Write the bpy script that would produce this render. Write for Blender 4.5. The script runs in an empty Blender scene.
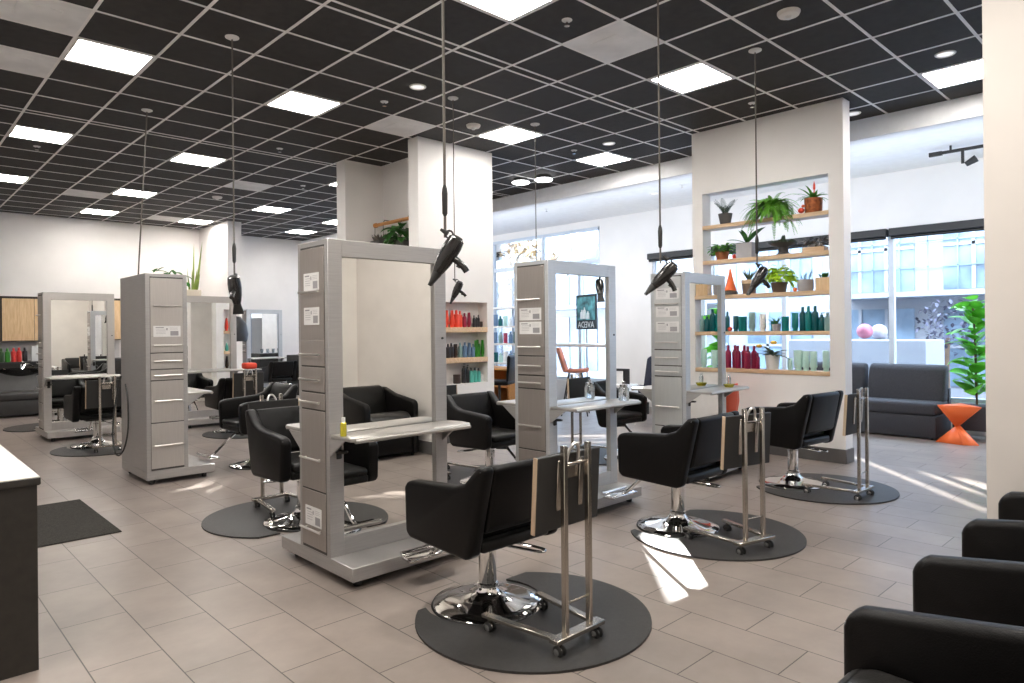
import bpy, bmesh, math, random
from mathutils import Vector, Matrix
random.seed(7)
PI = math.pi
SC = bpy.context.scene
COL = SC.collection

# ------------------------------------------------------------------ materials
def new_mat(name):
    m = bpy.data.materials.new(name); m.use_nodes = True
    nt = m.node_tree; nt.nodes.clear()
    return m, nt
def N(nt, t, **kw):
    n = nt.nodes.new(t)
    for k, v in kw.items():
        if k in n.inputs.keys(): n.inputs[k].default_value = v
        else: setattr(n, k, v)
    return n
def mat(name, col, rough=.5, metal=0., var=.0, scale=8., bump=0., bscale=60., stretch=(1,1,1), spec=.5, emit=None, estr=0, coat=0, trans=0, alpha=1, sss=0):
    m, nt = new_mat(name)
    out = N(nt, 'ShaderNodeOutputMaterial')
    b = N(nt, 'ShaderNodeBsdfPrincipled')
    nt.links.new(b.outputs[0], out.inputs[0])
    c = (*col, 1)
    b.inputs['Base Color'].default_value = c
    b.inputs['Roughness'].default_value = rough
    b.inputs['Metallic'].default_value = metal
    b.inputs['Specular IOR Level'].default_value = spec
    b.inputs['Coat Weight'].default_value = coat
    b.inputs['Transmission Weight'].default_value = trans
    b.inputs['Alpha'].default_value = alpha
    if emit:
        b.inputs['Emission Color'].default_value = (*emit, 1); b.inputs['Emission Strength'].default_value = estr
    tc = N(nt, 'ShaderNodeTexCoord'); mp = N(nt, 'ShaderNodeMapping'); mp.inputs['Scale'].default_value = stretch
    nt.links.new(tc.outputs['Object'], mp.inputs[0])
    nz = N(nt, 'ShaderNodeTexNoise', Scale=scale, Detail=3.)
    nt.links.new(mp.outputs[0], nz.inputs['Vector'])
    v = max(var, .03)
    rp = N(nt, 'ShaderNodeValToRGB')
    rp.color_ramp.elements[0].position = .3; rp.color_ramp.elements[1].position = .7
    rp.color_ramp.elements[0].color = (*[x*(1-v) for x in col], 1); rp.color_ramp.elements[1].color = (*[min(1, x*(1+v)) for x in col], 1)
    nt.links.new(nz.outputs['Fac'], rp.inputs[0]); nt.links.new(rp.outputs[0], b.inputs['Base Color'])
    if bump:
        n2 = N(nt, 'ShaderNodeTexNoise', Scale=bscale, Detail=2.)
        nt.links.new(mp.outputs[0], n2.inputs['Vector'])
        bp = N(nt, 'ShaderNodeBump', Strength=bump, Distance=.01)
        nt.links.new(n2.outputs['Fac'], bp.inputs['Height']); nt.links.new(bp.outputs[0], b.inputs['Normal'])
    return m
def floor_mat():
    m, nt = new_mat('floor_tile'); L = nt.links.new
    out = N(nt, 'ShaderNodeOutputMaterial'); b = N(nt, 'ShaderNodeBsdfPrincipled'); L(b.outputs[0], out.inputs[0])
    tc = N(nt, 'ShaderNodeTexCoord'); sp = N(nt, 'ShaderNodeSeparateXYZ'); L(tc.outputs['Object'], sp.inputs[0])
    ax = N(nt, 'ShaderNodeMath', operation='SUBTRACT'); L(sp.outputs[1], ax.inputs[0]); ax.inputs[1].default_value = 1.601 - .592*40
    ay = N(nt, 'ShaderNodeMath', operation='SUBTRACT'); L(sp.outputs[0], ay.inputs[0]); ay.inputs[1].default_value = .979 - .2955*40
    cb = N(nt, 'ShaderNodeCombineXYZ'); L(ax.outputs[0], cb.inputs[0]); L(ay.outputs[0], cb.inputs[1])
    br = N(nt, 'ShaderNodeTexBrick'); L(cb.outputs[0], br.inputs['Vector'])
    for k, v in {'Scale': 1., 'Mortar Size': .0028, 'Mortar Smooth': .1, 'Bias': 0., 'Brick Width': .592, 'Row Height': .2955}.items(): br.inputs[k].default_value = v
    br.offset = .5; br.offset_frequency = 2
    br.inputs['Color1'].default_value = (.275, .230, .203, 1); br.inputs['Color2'].default_value = (.245, .205, .182, 1)
    br.inputs['Mortar'].default_value = (.05, .041, .036, 1)
    nz = N(nt, 'ShaderNodeTexNoise', Scale=1.6, Detail=5., Roughness=.65); L(tc.outputs['Object'], nz.inputs['Vector'])
    rp = N(nt, 'ShaderNodeValToRGB'); rp.color_ramp.elements[0].color = (.80, .80, .80, 1); rp.color_ramp.elements[1].color = (1.18, 1.18, 1.18, 1)
    rp.color_ramp.elements[0].position = .3; rp.color_ramp.elements[1].position = .7
    L(nz.outputs['Fac'], rp.inputs[0])
    mx = N(nt, 'ShaderNodeMix', data_type='RGBA', blend_type='MULTIPLY'); mx.inputs['Factor'].default_value = 1
    L(br.outputs['Color'], mx.inputs['A']); L(rp.outputs[0], mx.inputs['B'])
    L(mx.outputs['Result'], b.inputs['Base Color'])
    b.inputs['Roughness'].default_value = .36; b.inputs['Specular IOR Level'].default_value = .45
    bp = N(nt, 'ShaderNodeBump', Strength=.25, Distance=.004); bp.invert = True
    L(br.outputs['Fac'], bp.inputs['Height']); L(bp.outputs[0], b.inputs['Normal'])
    return m
def wood_mat(name, c1, c2, stretch, rough=.45):
    m, nt = new_mat(name); L = nt.links.new
    out = N(nt, 'ShaderNodeOutputMaterial'); b = N(nt, 'ShaderNodeBsdfPrincipled'); L(b.outputs[0], out.inputs[0])
    tc = N(nt, 'ShaderNodeTexCoord'); mp = N(nt, 'ShaderNodeMapping'); mp.inputs['Scale'].default_value = stretch; L(tc.outputs['Object'], mp.inputs[0])
    nz = N(nt, 'ShaderNodeTexNoise', Scale=9., Detail=5., Distortion=.6); L(mp.outputs[0], nz.inputs['Vector'])
    rp = N(nt, 'ShaderNodeValToRGB'); rp.color_ramp.elements[0].color = (*c1, 1); rp.color_ramp.elements[1].color = (*c2, 1)
    rp.color_ramp.elements[0].position = .32; rp.color_ramp.elements[1].position = .68
    L(nz.outputs['Fac'], rp.inputs[0]); L(rp.outputs[0], b.inputs['Base Color']); b.inputs['Roughness'].default_value = rough
    return m
def glass_mat(name='window_glass'):
    m, nt = new_mat(name); L = nt.links.new
    out = N(nt, 'ShaderNodeOutputMaterial'); t = N(nt, 'ShaderNodeBsdfTransparent'); g = N(nt, 'ShaderNodeBsdfGlossy', Roughness=.02)
    t.inputs[0].default_value = (.96, .985, 1, 1)
    fr = N(nt, 'ShaderNodeFresnel', IOR=1.35)
    mx = N(nt, 'ShaderNodeMixShader'); L(fr.outputs[0], mx.inputs[0]); L(t.outputs[0], mx.inputs[1]); L(g.outputs[0], mx.inputs[2]); L(mx.outputs[0], out.inputs[0])
    return m
M = {}
M['floor'] = floor_mat()
M['wall'] = mat('wall_paint', (.85, .82, .795), .6, var=.02, scale=2)
M['wallcream'] = mat('cream_wall_paint', (.79, .75, .70), .6, var=.02, scale=2)
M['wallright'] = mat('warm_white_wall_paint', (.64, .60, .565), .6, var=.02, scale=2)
M['soffit'] = mat('soffit_paint', (.88, .88, .89), .6, var=.02)
M['ceil'] = mat('black_ceiling_tile', (.023, .020, .018), .8, var=.25, scale=14, bump=.3, bscale=150)
M['grid'] = mat('ceiling_grid_metal', (.88, .86, .84), .45, var=.04)
M['vent'] = mat('grey_vent_tile', (.80, .79, .78), .6, var=.12, scale=3)
M['light'] = mat('light_diffuser', (.95, .93, .9), .4, emit=(1, .955, .90), estr=17)
M['lighttrim'] = mat('white_plastic_trim', (.8, .79, .77), .4)
M['downlens'] = mat('downlight_lens', (.75, .74, .74), .3, emit=(1, .98, .95), estr=.35)
M['pend'] = mat('round_light_lens', (.9, .9, .9), .3, emit=(1, 1, 1), estr=4)
M['base'] = mat('grey_baseboard', (.115, .108, .105), .5, var=.06)
M['steel'] = mat('brushed_grey_metal', (.43, .415, .405), .42, .55, var=.06, scale=6, stretch=(1, 1, 30))
M['steelside'] = mat('glossy_grey_panel', (.30, .275, .255), .28, .6, var=.05, scale=6, stretch=(1, 1, 20))
M['drawer'] = mat('taupe_metal_drawer', (.345, .31, .285), .42, .5, var=.05, scale=6, stretch=(1, 30, 1))
M['seam'] = mat('dark_seam', (.06, .055, .05), .7)
M['bar'] = mat('satin_bar', (.72, .69, .66), .28, .9, var=.03)
M['shelf'] = mat('satin_steel_shelf', (.48, .46, .435), .34, .7, var=.0)
M['mirror'] = mat('mirror_glass', (.90, .91, .90), .0, 1., var=.0)
M['chrome'] = mat('chrome', (.78, .77, .76), .07, 1.)
M['cartsteel'] = mat('cart_satin_steel', (.50, .46, .41), .26, 1., var=.04)
M['leather'] = mat('black_leather', (.0035, .003, .003), .40, var=.2, scale=30, bump=.12, bscale=220, spec=.2)
M['leather2'] = mat('soft_black_leather', (.005, .0045, .004), .40, var=.2, scale=20, bump=.15, bscale=180, spec=.28)
M['matte'] = mat('rubber_mat', (.030, .028, .027), .5, var=.15, scale=40, bump=.15, bscale=300)
M['rubber'] = mat('black_rubber', (.012, .012, .012), .5)
M['blackp'] = mat('black_plastic', (.014, .013, .013), .22, coat=.4)
M['blackmat'] = mat('black_matt_plastic', (.02, .019, .018), .5)
M['cord'] = mat('grey_cord', (.10, .085, .07), .5)
M['wood'] = wood_mat('pale_oak', (.60, .40, .235), (.74, .54, .35), (6, .6, 6))
M['woodv'] = wood_mat('pale_oak_door', (.64, .42, .22), (.78, .56, .33), (5, 5, .5))
M['woodedge'] = wood_mat('blond_edge', (.45, .33, .22), (.55, .42, .30), (8, 8, .8))
M['orangewood'] = wood_mat('orange_wood_rod', (.50, .22, .06), (.62, .30, .10), (8, .7, 8))
M['countertop'] = mat('white_counter', (.80, .77, .73), .35)
M['dark'] = mat('dark_brown_panel', (.024, .020, .016), .6, var=.2, scale=20)
M['doormat'] = mat('dark_door_mat', (.030, .027, .022), .95, var=.3, scale=60, bump=.6, bscale=300)
M['sofa'] = mat('charcoal_fabric', (.050, .050, .058), .95, var=.25, scale=90, bump=.4, bscale=400)
M['navy'] = mat('navy_fabric', (.03, .033, .055), .9, var=.2, scale=60)
M['orange'] = mat('orange_plastic', (.95, .17, .035), .45)
M['salmon'] = mat('orange_shell', (.86, .12, .05), .4)
M['leaf'] = mat('green_leaf', (.10, .30, .04), .4, var=.45, scale=9)
M['leafd'] = mat('dark_green_leaf', (.05, .17, .035), .4, var=.45, scale=9)
M['fern'] = mat('fern_green', (.17, .42, .05), .5, var=.45, scale=14)
M['lime'] = mat('lime_leaf', (.60, .85, .05), .5, var=.3, scale=14)
M['greyleaf'] = mat('grey_green_leaf', (.09, .13, .09), .5, var=.5, scale=14)
M['snake'] = mat('yellow_green_blade', (.26, .36, .07), .5, var=.5, scale=5)
M['succ'] = mat('dusky_succulent', (.10, .085, .07), .5, var=.5, scale=20)
M['fig'] = mat('fiddle_leaf', (.12, .44, .04), .35, var=.4, scale=6)
for k in ('leaf', 'leafd', 'fern', 'lime', 'greyleaf', 'fig'):
    nt = M[k].node_tree; b = next(n for n in nt.nodes if n.type == 'BSDF_PRINCIPLED'); o_ = next(n for n in nt.nodes if n.type == 'OUTPUT_MATERIAL')
    tl = N(nt, 'ShaderNodeBsdfTranslucent'); mxs = N(nt, 'ShaderNodeMixShader'); mxs.inputs[0].default_value = .42
    nt.links.new(b.inputs['Base Color'].links[0].from_socket, tl.inputs[0]); nt.links.new(b.outputs[0], mxs.inputs[1]); nt.links.new(tl.outputs[0], mxs.inputs[2]); nt.links.new(mxs.outputs[0], o_.inputs[0])
M['bark'] = mat('bark', (.12, .08, .05), .8, var=.3)
M['soil'] = mat('soil', (.03, .022, .016), .9, var=.4, scale=40)
M['potgrey'] = mat('grey_pot', (.085, .080, .078), .7, var=.1)
M['potcon'] = mat('concrete_pot', (.42, .41, .42), .7, var=.1)
M['potwhite'] = mat('white_pot', (.80, .79, .77), .4)
M['potbrown'] = mat('brown_pot', (.16, .105, .075), .6, var=.15)
M['terra'] = mat('terracotta', (.38, .125, .04), .6, var=.25)
M['copper'] = mat('copper_pot', (.34, .10, .03), .4, .4, var=.5, scale=25)
M['red'] = mat('red_flower', (.80, .07, .03), .5)
M['yellow'] = mat('yellow_flower', (.85, .50, .05), .5)
M['yellowoil'] = mat('yellow_oil', (.78, .68, .06), .15, trans=.3)
M['clear'] = mat('clear_glass_jar', (.85, .9, .92), .05, trans=.8)
M['paper'] = mat('white_card', (.78, .77, .76), .7)
M['print'] = mat('grey_print', (.33, .32, .33), .7)
M['frame'] = mat('white_window_frame', (.62, .68, .76), .4)
M['blind'] = mat('black_blind_cassette', (.012, .011, .012), .4, var=.1)
M['glass'] = glass_mat()
M['facade'] = mat('pale_facade', (.25, .265, .29), .7, var=.05, scale=.6)
M['facwin'] = mat('pale_blue_pane', (.135, .19, .25), .3, var=.4, scale=1.5)
M['ground'] = mat('street_ground', (.28, .28, .31), .8, var=.05)
M['pinkball'] = mat('pink_ball', (.30, .09, .13), .5, var=.25, scale=4)
M['whiteball'] = mat('white_ball', (.28, .26, .29), .5)
M['twig'] = mat('twig_leaf', (.06, .06, .09), .8, var=.5, scale=6)
M['autumn'] = mat('autumn_leaf', (.30, .20, .09), .7, var=.5, scale=3)
M['screen'] = mat('dark_screen', (.03, .04, .045), .2)
M['tealpic'] = mat('teal_picture', (.10, .30, .32), .4, var=.8, scale=9)
M['tile'] = mat('pale_tile', (.72, .70, .69), .3)
M['greyseat'] = mat('dark_grey_vinyl', (.035, .033, .032), .45, var=.15)
BC = dict(magenta=(.28, .012, .06), teal=(.0, .20, .20), tealdark=(.0, .085, .10), palegreen=(.45, .68, .62), greyteal=(.24, .38, .38), white=(.78, .79, .78), coral=(.85, .085, .045), black=(.02, .018, .02),
          brown=(.05, .03, .025), blue=(.13, .22, .36), green=(.04, .25, .025), greendark=(.03, .08, .02), mint=(.10, .46, .38), redb=(.72, .05, .04), pinkr=(.33, .02, .06), grey=(.35, .37, .4), cream=(.7, .62, .5))
for k, c in BC.items(): M['b_'+k] = mat('bottle_'+k, c, .28)

# ------------------------------------------------------------------ mesh builder
class MB:
    def __init__(s): s.v = []; s.f = []
    def add(s, vs, fs, mtx=None):
        o = len(s.v)
        for p in vs:
            p = Vector(p)
            if mtx is not None: p = mtx @ p
            s.v.append(tuple(p))
        for f in fs: s.f.append(tuple(i+o for i in f))
        return s
    def bm(s, bm, mtx=None):
        bm.verts.index_update()
        s.add([v.co.copy() for v in bm.verts], [[v.index for v in f.verts] for f in bm.faces], mtx); bm.free(); return s
    def box(s, x0, x1, y0, y1, z0, z1, bev=0., seg=2, mtx=None):
        if bev <= 0:
            return s.add([(x0,y0,z0),(x1,y0,z0),(x1,y1,z0),(x0,y1,z0),(x0,y0,z1),(x1,y0,z1),(x1,y1,z1),(x0,y1,z1)],
                  [(0,3,2,1),(4,5,6,7),(0,1,5,4),(1,2,6,5),(2,3,7,6),(3,0,4,7)], mtx)
        b = bmesh.new(); bmesh.ops.create_cube(b, size=1)
        for v in b.verts: v.co = Vector(((x0+x1)/2+v.co.x*(x1-x0), (y0+y1)/2+v.co.y*(y1-y0), (z0+z1)/2+v.co.z*(z1-z0)))
        bmesh.ops.bevel(b, geom=list(b.edges), offset=bev, segments=seg, profile=.5, affect='EDGES')
        return s.bm(b, mtx)
    def prism(s, poly, axis, a0, a1, bev=0., seg=2, mtx=None):
        """polygon of 2D points extruded along an axis ('x': (y,z); 'y': (x,z); 'z': (x,y))"""
        def P(p, a): return {'x': (a, p[0], p[1]), 'y': (p[0], a, p[1]), 'z': (p[0], p[1], a)}[axis]
        b = bmesh.new()
        lo = [b.verts.new(P(p, a0)) for p in poly]; hi = [b.verts.new(P(p, a1)) for p in poly]
        n = len(poly); b.faces.new(lo); b.faces.new(hi[::-1])
        for i in range(n): b.faces.new((lo[i], hi[i], hi[(i+1) % n], lo[(i+1) % n]))
        bmesh.ops.recalc_face_normals(b, faces=b.faces)
        if bev > 0:
            es = [e for e in b.edges if len(e.link_faces) == 2 and e.calc_face_angle() > .5]
            bmesh.ops.bevel(b, geom=es, offset=bev, segments=seg, profile=.5, affect='EDGES')
        return s.bm(b, mtx)
    def tube(s, pts, r, n=8, smooth=0, closed=False, r1=None):
        P = [Vector(p) for p in pts]
        if smooth:
            Q = []
            m = len(P)
            for i in range(m if closed else m-1):
                a, b, c, d = P[(i-1) % m if closed else max(i-1, 0)], P[i], P[(i+1) % m], P[(i+2) % m if closed else min(i+2, m-1)]
                for k in range(smooth):
                    t = k/smooth
                    Q.append(.5*((2*b)+(c-a)*t+(2*a-5*b+4*c-d)*t*t+(3*b-a-3*c+d)*t**3))
            if not closed: Q.append(P[-1])
            P = Q
        m = len(P); vs = []; fs = []
        t0 = (P[1]-P[0]).normalized()
        u = t0.orthogonal().normalized()
        for i in range(m):
            if closed: t = (P[(i+1) % m]-P[i-1]).normalized()
            else: t = (P[min(i+1, m-1)]-P[max(i-1, 0)]).normalized()
            u = (u-t*u.dot(t)).normalized(); w = t.cross(u)
            rr = r if r1 is None else r+(r1-r)*i/(m-1)
            for k in range(n):
                a = 2*PI*k/n; vs.append(P[i]+u*math.cos(a)*rr+w*math.sin(a)*rr)
        for i in range(m if closed else m-1):
            j = (i+1) % m
            for k in range(n): fs.append((i*n+k, i*n+(k+1) % n, j*n+(k+1) % n, j*n+k))
        if not closed:
            fs.append(tuple(range(n))[::-1]); fs.append(tuple((m-1)*n+k for k in range(n)))
        return s.add(vs, fs)
    def lathe(s, prof, n=20, c=(0,0,0), mtx=None, sx=1, sy=1):
        vs = []; fs = []; m = len(prof)
        for r, z in prof:
            for k in range(n):
                a = 2*PI*k/n; vs.append((c[0]+r*sx*math.cos(a), c[1]+r*sy*math.sin(a), c[2]+z))
        for i in range(m-1):
            for k in range(n): fs.append((i*n+k, i*n+(k+1) % n, (i+1)*n+(k+1) % n, (i+1)*n+k))
        if prof[0][0] > 1e-6: fs.append(tuple(range(n))[::-1])
        if prof[-1][0] > 1e-6: fs.append(tuple((m-1)*n+k for k in range(n)))
        return s.add(vs, fs, mtx)
    def sphere(s, c, r, sc=(1,1,1), n=14):
        pr = [(r*math.sin(PI*i/10), -r*math.cos(PI*i/10)) for i in range(11)]
        mt = Matrix.Translation(c) @ Matrix.Diagonal((*sc, 1))
        return s.lathe([(max(a, 1e-4), b) for a, b in pr], n, mtx=mt)
    def leaf(s, base, d, length, width, droop=.3, n=6, fold=.12, tip=1., roll=0.):
        """a folded leaf blade: midrib bends downwards by droop"""
        p = Vector(base); d = Vector(d).normalized(); vs = []; fs = []
        side = d.cross(Vector((0, 0, 1)))
        if side.length < .05: side = Vector((math.cos(roll), math.sin(roll), 0))
        side.normalize()
        side = Matrix.Rotation(roll, 3, d) @ side
        for i in range(n+1):
            t = i/n
            w = width*.5*(math.sin(PI*min(1, (t*.94+.06))**tip)**.8 if t < 1 else .0)
            up = side.cross(d).normalized()
            vs += [p-side*w+up*w*fold*2, p.copy(), p+side*w+up*w*fold*2]
            if i < n:
                fs += [(3*i, 3*i+1, 3*i+4, 3*i+3), (3*i+1, 3*i+2, 3*i+5, 3*i+4)]
            d = (d+Vector((0, 0, -droop/n))).normalized()
            p = p+d*length/n
            side = (side-d*side.dot(d)).normalized()
        return s.add(vs, fs)
    def build(s, name, m, parent=None, loc=(0,0,0), rot=(0,0,0), sharp=38):
        me = bpy.data.meshes.new(name); me.from_pydata(s.v, [], s.f)
        b = bmesh.new(); b.from_mesh(me)
        bmesh.ops.recalc_face_normals(b, faces=b.faces)
        lim = math.radians(sharp)
        for f in b.faces: f.smooth = True
        for e in b.edges:
            e.smooth = not (len(e.link_faces) == 2 and e.calc_face_angle(0) > lim)
        b.to_mesh(me); b.free(); me.update()
        me.materials.append(M[m] if isinstance(m, str) else m)
        o = bpy.data.objects.new(name, me); COL.objects.link(o)
        o.location = loc; o.rotation_euler = rot
        if parent: o.parent = parent
        return o
def tag(o, label, cat, group=None, kind=None):
    if label: o['label'] = label
    if cat: o['category'] = cat
    if group: o['group'] = group
    if kind: o['kind'] = kind
    return o
def thing(name, label, cat, loc=(0,0,0), rz=0, group=None):
    o = bpy.data.objects.new(name, None); COL.objects.link(o); o.empty_display_size = .1
    o.location = loc; o.rotation_euler = (0, 0, rz)
    return tag(o, label, cat, group)
def dup(root, loc, rz, label, group=None):
    r = root.copy(); COL.objects.link(r); r.location = loc; r.rotation_euler = (0, 0, rz); r['label'] = label
    if group: r['group'] = group
    for ch in list(root.children):
        c = ch.copy(); COL.objects.link(c); c.parent = r
        for g in list(ch.children):
            d = g.copy(); COL.objects.link(d); d.parent = c
    return r
def struct(name, mb, m, parent=None):
    o = mb.build(name, m, parent)
    if not parent: o['kind'] = 'structure'
    return o
ORD = ['', 'first', 'second', 'third', 'fourth', 'fifth', 'sixth', 'seventh', 'eighth', 'ninth', 'tenth', 'eleventh', 'twelfth', 'thirteenth', 'fourteenth', 'fifteenth', 'sixteenth', 'seventeenth']

# ------------------------------------------------------------------ setting
HZ = 3.873          # black grid ceiling
LZ = 3.64           # white ceiling of the window bay
WX = 10.6           # window wall
struct('floor', MB().box(-1.9, 10.75, -3.1, 17.1, -.06, 0), 'floor')
struct('ceiling', MB().box(-1.9, 8.45, -.8, 17.0, HZ, HZ+.1), 'ceil')
g = MB()
def bary(y, x0=-1.9, x1=8.45): g.box(x0, x1, y-.012, y+.012, HZ-.004, HZ+.002)
def barx(x): g.box(x-.012, x+.012, -.8, 17.0, HZ-.0045, HZ+.0015)
GX0, GY0, GT, GB, GS = .6492, 4.494, .6096, .6126, .1094
for i in range(-4, 13): barx(GX0+GT*i)
for j in range(-8, 1): bary(GY0+GB*j)
for j in range(0, 7): bary(GY0+GS+GB*j)
for j in range(7, 21): bary(GY0+2*GS+GB*(j-.0))
bary(GY0+GS+GB*7)
struct('trim_1', g, 'grid')
def cellx(i): return GX0+GT*(i+.5)
def celly(j): return GY0+GB*(j+.5)+(GS if j >= 0 else 0)+(GS if j >= 7 else 0)
# drop edge and white ceiling of the window bay
struct('ceiling_bay', MB().box(8.45, 10.75, -3.1, 17.1, LZ, HZ+.1), 'soffit')
# walls
struct('wall_left', MB().box(-2.0, -1.9, -.9, 17.1, 0, HZ+.1), 'wall')
struct('wall_front', MB().box(-2.0, 4.98, -.9, -.8, 0, HZ+.1), 'wallcream')
struct('wall_right', MB().box(4.80, 4.98, -.8, .990, 0, HZ), 'wallright')
struct('wall_bay', MB().box(4.98, 10.75, -3.2, -3.1, 0, HZ+.1).box(4.88, 4.98, -3.2, -.9, 0, HZ+.1).box(4.98, 8.45, -3.1, -.8, HZ, HZ+.1), 'wall')
struct('wall_back', MB().box(-1.9, 5.7, 16.62, 17.0, 0, HZ), 'wall')
struct('wall_partition', MB().box(5.7, 6.0, 14.9, 17.0, 0, HZ), 'wall')
struct('wall_far', MB().box(6.0, 10.75, 17.0, 17.1, 0, HZ), 'wall')
# window wall: solid around two glazed openings
W1 = (-3.0, 7.36, .42, 2.82); W2 = (8.6, 16.6, .42, 3.50)
struct('wall_window', MB().box(WX, WX+.15, -3.1, 17.1, 0, .42).box(WX, WX+.15, -3.1, 7.36, 2.82, LZ).box(WX, WX+.15, 7.36, 8.6, .42, LZ)
       .box(WX, WX+.15, 8.6, 17.1, 3.50, LZ).box(WX, WX+.15, 16.6, 17.1, .42, 3.5).box(WX, WX+.15, -3.1, -3.0, .42, 2.82), 'wall')
def window(name, y0, y1, z0, z1, muls, trans=()):
    m = MB()
    x0, x1 = WX+.02, WX+.10
    m.box(x0, x1, y0, y1, z0, z0+.06).box(x0, x1, y0, y1, z1-.06, z1).box(x0, x1, y0, y0+.05, z0, z1).box(x0, x1, y1-.05, y1, z0, z1)
    for y in muls: m.box(x0, x1, y-.035, y+.035, z0+.06, z1-.06)
    for z in trans: m.box(x0, x1, y0+.05, y1-.05, z-.04, z+.04)
    f = m.build('window_'+name, 'frame'); f['kind'] = 'structure'
    ys = [y0+.05]+list(muls)+[y1-.05]
    for a, b in zip(ys[:-1], ys[1:]):
        MB().add([(WX+.06, a, z0+.05), (WX+.06, b, z0+.05), (WX+.06, b, z1-.05), (WX+.06, a, z1-.05)], [(0, 1, 2, 3)]).build('pane', 'glass', f)
window('1', *W1, [-1.40, .17, 1.74, 3.31, 4.88, 6.15])
window('2', *W2, [10.2, 11.8, 13.4, 15.0], [2.83])
# wall with the plant shelves: a full-height slab with an open niche
SW = (7.5, 7.69); SY = (2.79, 4.60); NY = (2.945, 4.46); NZ = (.915, 3.10)
struct('wall_middle', MB().box(SW[0], SW[1], SY[0], SY[1], NZ[1], HZ).box(SW[0], SW[1], SY[0], SY[1], 0, NZ[0]).box(SW[0], SW[1], SY[0], NY[0], NZ[0], NZ[1]).box(SW[0], SW[1], NY[1], SY[1], NZ[0], NZ[1]), 'wall')
def baseb(name, x0, x1, y0, y1, h=.15): struct(name, MB().box(x0-.012, x1+.012, y0-.012, y1+.012, 0, h, .004, 1), 'base')
baseb('baseboard_middle', *SW, *SY)
# pillar block with a product niche on its -Y face and an alcove on its -X side
PX = (5.0, 6.24); PY = 6.93; PN = (5.08, 6.125); PNZ = (.75, 1.825)
pm = MB()
pm.box(PX[0], PN[0], PY, 7.12, 0, HZ).box(PN[1], PX[1], PY, 7.12, 0, HZ).box(PN[0], PN[1], PY, 7.12, 0, PNZ[0]).box(PN[0], PN[1], PY, 7.12, PNZ[1], HZ)
QN = (5.06, 5.95)
pm.box(5.55, PX[1], 7.12, 8.56, 0, HZ).box(4.92, PX[1], 8.56, 8.60, 0, HZ).box(4.92, QN[0], 8.60, 8.80, 0, HZ).box(QN[1], PX[1], 8.60, 8.80, 0, HZ).box(QN[0], QN[1], 8.60, 8.80, 0, .75).box(QN[0], QN[1], 8.60, 8.80, 1.90, HZ).box(PX[0], 5.55, 7.12, 7.14, 0, HZ)
struct('wall_pillar', pm, 'wall')
baseb('baseboard_pillar', PX[0], PX[1], PY, 7.12)
baseb('baseboard_right', 4.80, 4.98, -.78, .990)
struct('baseboard_back', MB().box(-1.9, 5.7, 16.6, 16.64, 0, .15), 'base')

# ------------------------------------------------------------------ ceiling fixtures
def ceiling_light(i, j, where):
    x, y = cellx(i), celly(j)
    t = thing('ceiling_light', 'bright white square ceiling light panel, '+where, 'ceiling light', (x, y, HZ), 0, 'square light panels in the black ceiling')
    h = .293
    MB().box(-h, h, -h, -h+.02, -.006, .004).box(-h, h, h-.02, h, -.006, .004).box(-h, -h+.02, -h, h, -.006, .004).box(h-.02, h, -h, h, -.006, .004).build('light_frame', 'lighttrim', t)
    MB().box(-h+.02, h-.02, -h+.02, h-.02, -.004, .002).build('diffuser', 'light', t)
for i, j, w in [(4, -2, 'cut off by the top edge of the photo'), (8, -2, 'just left of the hanging cord before the plant wall'), (11, -5, 'at the far right beside the white wall'),
                (8, 2, 'above the tall pillar with the product niche'), (11, 2, 'above the window side between pillar and plant wall'),
                (1, 3, 'the largest one at upper left'), (4, 3, 'second from the left in the nearest left row'), (1, 8, 'at the left edge, below the largest left panel'),
                (4, 8, 'above the left drawer tower, between two cords'), (8, 8, 'beside the left side of the pillar, upper one'), (1, 13, 'at the left edge, lowest one'),
                (4, 13, 'small one left of the leaning cord'), (8, 13, 'far one above the white partition wall'), (4, 17, 'farthest at left above the back wall'),
                (7, 17, 'farthest one beside the pale vent by the partition'), (11, 17, 'farthest one at the right over the far wall'), (11, 14, 'far one half hidden by the pillar')]:
    ceiling_light(i, j, w)
def vent(i, j, where):
    x, y = cellx(i), celly(j)
    t = thing('ceiling_vent', 'pale grey square vent tile, '+where, 'ceiling vent', (x, y, HZ), 0, 'grey vent tiles in the black ceiling')
    h = .293
    MB().box(-h, h, -h, h, -.005, .003).build('vent_face', 'vent', t)
    MB().box(-.14, .14, -.14, .14, -.011, -.005, .003, 1).build('vent_plate', 'vent', t)
for i, j, w in [(0, 2, 'in the top left corner'), (0, 4, 'at the left edge below the corner vent'), (6, -2, 'the large one at top centre right'), (6, 3, 'in front of the tall pillar'),
                (6, 10, 'beyond the pillar at the left, mid distance'), (3, 14, 'far left one near the back wall'), (6, 17, 'farthest one beside the partition')]:
    vent(i, j, w)
def downlight(x, y, z, label, r=.075):
    t = thing('recessed_downlight', label, 'downlight', (x, y, z), 0)
    MB().lathe([(r*.8, -.003), (r, -.012), (r*1.12, -.004), (r*1.12, .002)], 20).build('trim_ring', 'lighttrim', t)
    MB().lathe([(.001, -.005), (r*.85, -.005), (r*.85, .001)], 20).build('lens', 'downlens', t)
for x, y, w in [(3.99, 5.52, 'small round recessed downlight in the ceiling left of the long cord'), (6.99, 1.72, 'small round recessed downlight above the right light panel'),
                (8.15, 2.92, 'small round recessed downlight peeking out behind the plant wall top'), (7.05, 5.55, 'small round recessed downlight near the light over the window side')]:
    downlight(x, y, HZ, w)
downlight(9.28, 6.39, LZ, 'round lit downlight in the white ceiling by the window', .07)
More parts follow.
